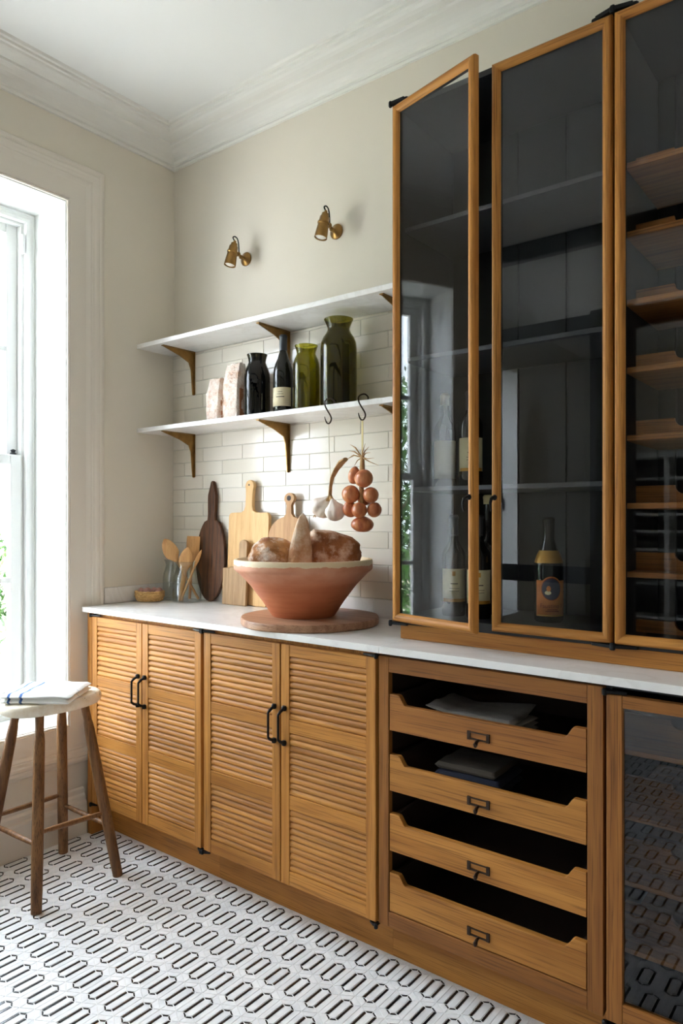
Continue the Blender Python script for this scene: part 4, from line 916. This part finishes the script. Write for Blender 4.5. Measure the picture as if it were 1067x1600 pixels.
for k in feet:
    bm = nbm(); zs = (FZ, 0.0, 0.12, 0.3, 0.44, 0.52, 0.545, 0.556, 0.59, STZ+0.006); rr = (0.0185, 0.0190, 0.0200, 0.0200, 0.0195, 0.0190, 0.0170, 0.0150, 0.0150, 0.0150)
    tube(bm, [legp(k, z) for z in zs], rr, 14)
    for v in bm.verts: v.co.z = max(v.co.z, FZ)
    obj('leg', bm, M['leg_wood'], st, smooth=True)
for a_, za, b_, zb in (('f1', 0.215, 'f2', 0.200), ('f4', 0.212, 'f3', 0.210), ('f1', 0.175, 'f4', 0.178), ('f3', 0.166, 'f2', 0.152)):
    p, q = legp(a_, za), legp(b_, zb); bm = nbm(); tube(bm, [p, p.lerp(q, 0.2), p.lerp(q, 0.5), p.lerp(q, 0.8), q], (0.007, 0.009, 0.010, 0.009, 0.007), 10); obj('stretcher', bm, M['leg_wood'], st, smooth=True)
tz = STZ+0.0445
tw = thing('folded_towel', (0.317, -0.848, tz), 'folded white towel with blue stripes on the stool seat', 'towel')
def cloth_layers(parent, c, yaw, lx, ly, hs, mat, seed, round_=0.5, wav=0.003, lift=None, name='layer'):
    z = c[2]
    for k, h in enumerate(hs):
        bm = nbm(); nx, ny = 26, 20; rows = []
        for s_ in (0, 1):
            g_ = []
            for i in range(nx+1):
                r_ = []
                for j in range(ny+1):
                    u, v = 2*i/nx-1, 2*j/ny-1; e = max(abs(u), abs(v)); edge = max(0, (e-0.94)/0.06)
                    du, dv = u*(lx/2)*(1+0.01*mnoise.noise(Vector((v*2, k, seed)))), v*(ly/2)*(1+0.012*mnoise.noise(Vector((u*2, k+7, seed))))
                    wv = wav*mnoise.noise(Vector((u*1.8, v*1.8, seed + k*0.15)))
                    zz = z + (h if s_ else 0) + (wv if (k or s_) else 0) + (-h*0.45*edge**2 if s_ else h*0.45*edge**2)
                    if lift: zz += lift(u, v)*(1 if (k or s_) else 0.0 if not lift else 1)
                    r_.append(bm.verts.new((du, dv, zz)))
                g_.append(r_)
            rows.append(g_)
        for i in range(nx):
            for j in range(ny):
                a = rows[0]; b_ = rows[1]
                bm.faces.new((a[i][j], a[i][j+1], a[i+1][j+1], a[i+1][j])); bm.faces.new((b_[i][j], b_[i+1][j], b_[i+1][j+1], b_[i][j+1]))
        for i in range(nx):
            for j in (0, ny): bm.faces.new((rows[0][i][j], rows[0][i+1][j], rows[1][i+1][j], rows[1][i][j]))
        for j in range(ny):
            for i in (0, nx): bm.faces.new((rows[0][i][j], rows[0][i][j+1], rows[1][i][j+1], rows[1][i][j]))
        o = obj(name, bm, mat, parent, origin=(0, 0, c[2]), smooth=True)
        o.location = (c[0]-WO[parent.name].x, c[1]-WO[parent.name].y, c[2]-WO[parent.name].z); o.rotation_euler.z = yaw
        z += h + 0.0006
cloth_layers(tw, (0.317, -0.848, tz), YA, 0.250, 0.225, (0.017, 0.018), M['towel'], 3, wav=0.006, name='fold')
# ------------------------------------------------------------------ linens in the top two trays
nz1 = 0.686+0.0142
np_ = thing('folded_napkins', (1.86, -0.37, nz1), 'stack of pale grey linen napkins in the top tray', 'napkins')
cloth_layers(np_, (1.862, -0.385, nz1), R(-3), 0.270, 0.17, (0.014, 0.013, 0.013, 0.012), M['linen_white'], 9, wav=0.004, name='fold')
cloth_layers(np_, (1.858, -0.385, nz1+0.055), R(2), 0.270, 0.17, (0.011,), M['linen_grey'], 12, wav=0.006, lift=lambda u, v: 0.030*max(0, -u-0.45)**1.0 + 0.016*max(0, v)*max(0, u+0.3), name='top_napkin')
nz2 = 0.505+0.0142
n2 = thing('folded_cloth', (1.84, -0.37, nz2), 'navy folded cloth under the brown one in the second tray', 'cloth')
cloth_layers(n2, (1.845, -0.375, nz2), R(3), 0.205, 0.17, (0.024, 0.023, 0.022), M['linen_navy'], 21, name='fold')
n3 = thing('folded_cloth', (1.84, -0.37, nz2+0.0735), 'grey-brown folded cloth on top of the navy cloth', 'cloth')
cloth_layers(n3, (1.840, -0.375, nz2+0.0735), R(1), 0.190, 0.16, (0.020,), M['linen_dark'], 31, wav=0.004, name='fold')
# ------------------------------------------------------------------ bottles in the tall cabinet
def small_print(t, lo, x, y, z, R_):
    arc_strip(lo, x, y, z, R_+0.0012, CA-8, 0.005, 0.128, 0.142, M['goldl'], 'gold_seal')
    arc_strip(lo, x, y, z, R_+0.0012, CA-6, 0.012, 0.102, 0.105, M['ink'])
    for zz in (0.088, 0.080): arc_strip(lo, x, y, z, R_+0.0012, CA-6, 0.016, zz, zz+0.0012, M['ink'])
    arc_strip(lo, x, y, z, R_+0.0011, CA-6, 0.040, 0.046, 0.056, M['goldl'], 'gold_band', 20)
S3 = 1.4225; S0 = UZ0+0.0283
bottle(1.757, -0.255, S3, 0.0375, 0.0140, 0.300, 0.190, 0.240, (0.046, 0.150, CA-75, CA+60), 'bottle with cream label on the cabinet shelf behind the ajar door edge', extra=small_print, labm='label2')
bottle(1.625, -0.185, S3, 0.0375, 0.0140, 0.315, 0.190, 0.240, (0.030, 0.155, CA-75, CA+60), 'pale labelled bottle faint behind the reflection in the ajar door', labm='label2', foil='label2', foil_h=0.04)
bottle(1.697, -0.255, S0, 0.0375, 0.0140, 0.320, 0.190, 0.240, (0.046, 0.150, CA-75, CA+60), 'bottle with cream label on the cabinet floor behind the ajar door', extra=small_print, labm='label2')
bottle(1.788, -0.262, S0, 0.0375, 0.0140, 0.320, 0.190, 0.240, (0.046, 0.150, CA-75, CA+60), 'bottle with cream label seen in the gap between the two glass doors', extra=small_print, labm='label2')
bottle(1.766, -0.150, S0, 0.0375, 0.0150, 0.385, 0.200, 0.270, None, 'tall bottle whose pale stopper shows high in the gap between the doors', foil='ribbon', foil_h=0.03)
def text_on(parent, txt, size, x, y, z, rr, ac, mat, name='lettering'):
    cu = bpy.data.curves.new('t', 'FONT'); cu.body = txt; cu.size = size; cu.align_x = 'CENTER'; cu.resolution_u = 3
    to = bpy.data.objects.new('t', cu); COL.objects.link(to); dg = bpy.context.evaluated_depsgraph_get(); me = bpy.data.meshes.new_from_object(to.evaluated_get(dg))
    bpy.data.objects.remove(to); bm = nbm(); bm.from_mesh(me); bpy.data.meshes.remove(me)
    for v in bm.verts:
        a_ = R(ac) + v.co.x/rr; v.co = Vector((x+rr*math.cos(a_), y+rr*math.sin(a_), z+v.co.y))
    return obj(name, bm, mat, parent)
def faustino(t, lo, x, y, z, R_):
    r1 = R_+0.0012
    bm = nbm(); n = 28
    def disc(rad_x, rad_z, zc, rr, mat, nm, dx=0.0):
        bm = nbm(); c_ = None; vs = []
        for i in range(n): a_ = R(AF) + (dx + rad_x*math.cos(2*math.pi*i/n))/rr; vs.append(bm.verts.new((x+rr*math.cos(a_), y+rr*math.sin(a_), z+zc+rad_z*math.sin(2*math.pi*i/n))))
        k = n//2
        for i in range(k-1): bm.faces.new((vs[i], vs[i+1], vs[n-2-i], vs[n-1-i]))
        return obj(nm, bm, mat, lo)
    disc(0.0335, 0.037, 0.100, r1, M['orangel'], 'medallion_border'); disc(0.0300, 0.0335, 0.100, r1+0.0004, M['inkred'], 'medallion_ring'); disc(0.0275, 0.031, 0.100, r1+0.0008, M['inkblue'], 'medallion')
    disc(0.0065, 0.0085, 0.101, r1+0.0012, M['orangel'], 'portrait', -0.008); disc(0.0095, 0.006, 0.089, r1+0.0012, M['label2'], 'portrait_collar', -0.010)
    text_on(lo, 'Faustino I', 0.0175, x, y, z+0.044, r1+0.0004, AF, M['inkred'])
    for zz, w_ in ((0.038, 0.015), (0.033, 0.020)): arc_strip(lo, x, y, z, r1+0.0004, AF+4, w_, zz, zz+0.0022, M['inkred'])
    arc_strip(lo, x, y, z, r1, AF, 0.044, 0.020, 0.0235, M['goldl'], 'gold_line', 20)
AF = CA - 6
fb = bottle(1.989, -0.200, S0, 0.0425, 0.0165, 0.312, 0.160, 0.245, (0.019, 0.125, AF-64, AF+64), 'dark wine bottle with orange portrait label behind the middle glass door', extra=faustino, labm='orangel', foil='winegl', foil_h=0.06)
bm = nbm(); k_ = 0.085
def br(zz):
    pts = [(0.160, 1.0), (0.160+k_*0.22, 0.95), (0.160+k_*0.45, 0.80), (0.160+k_*0.68, 0.58), (0.160+k_*0.88, 0.50)]
    for (a_, b_), (c_, d_) in zip(pts, pts[1:]):
        if a_ <= zz <= c_: return 0.0425*(b_+(d_-b_)*(zz-a_)/(c_-a_))+0.0009
    return 0.0430
lathe(bm, [(br(z_), z_) for z_ in (0.176, 0.182, 0.190, 0.1983, 0.206, 0.213)], (1.989, -0.200, S0), 32); obj('neck_band', bm, M['goldl'], fb, smooth=True)
# ------------------------------------------------------------------ stand everything on a floor at zero
for o in bpy.data.objects:
    if o.parent is None: o.location.z += LIFT
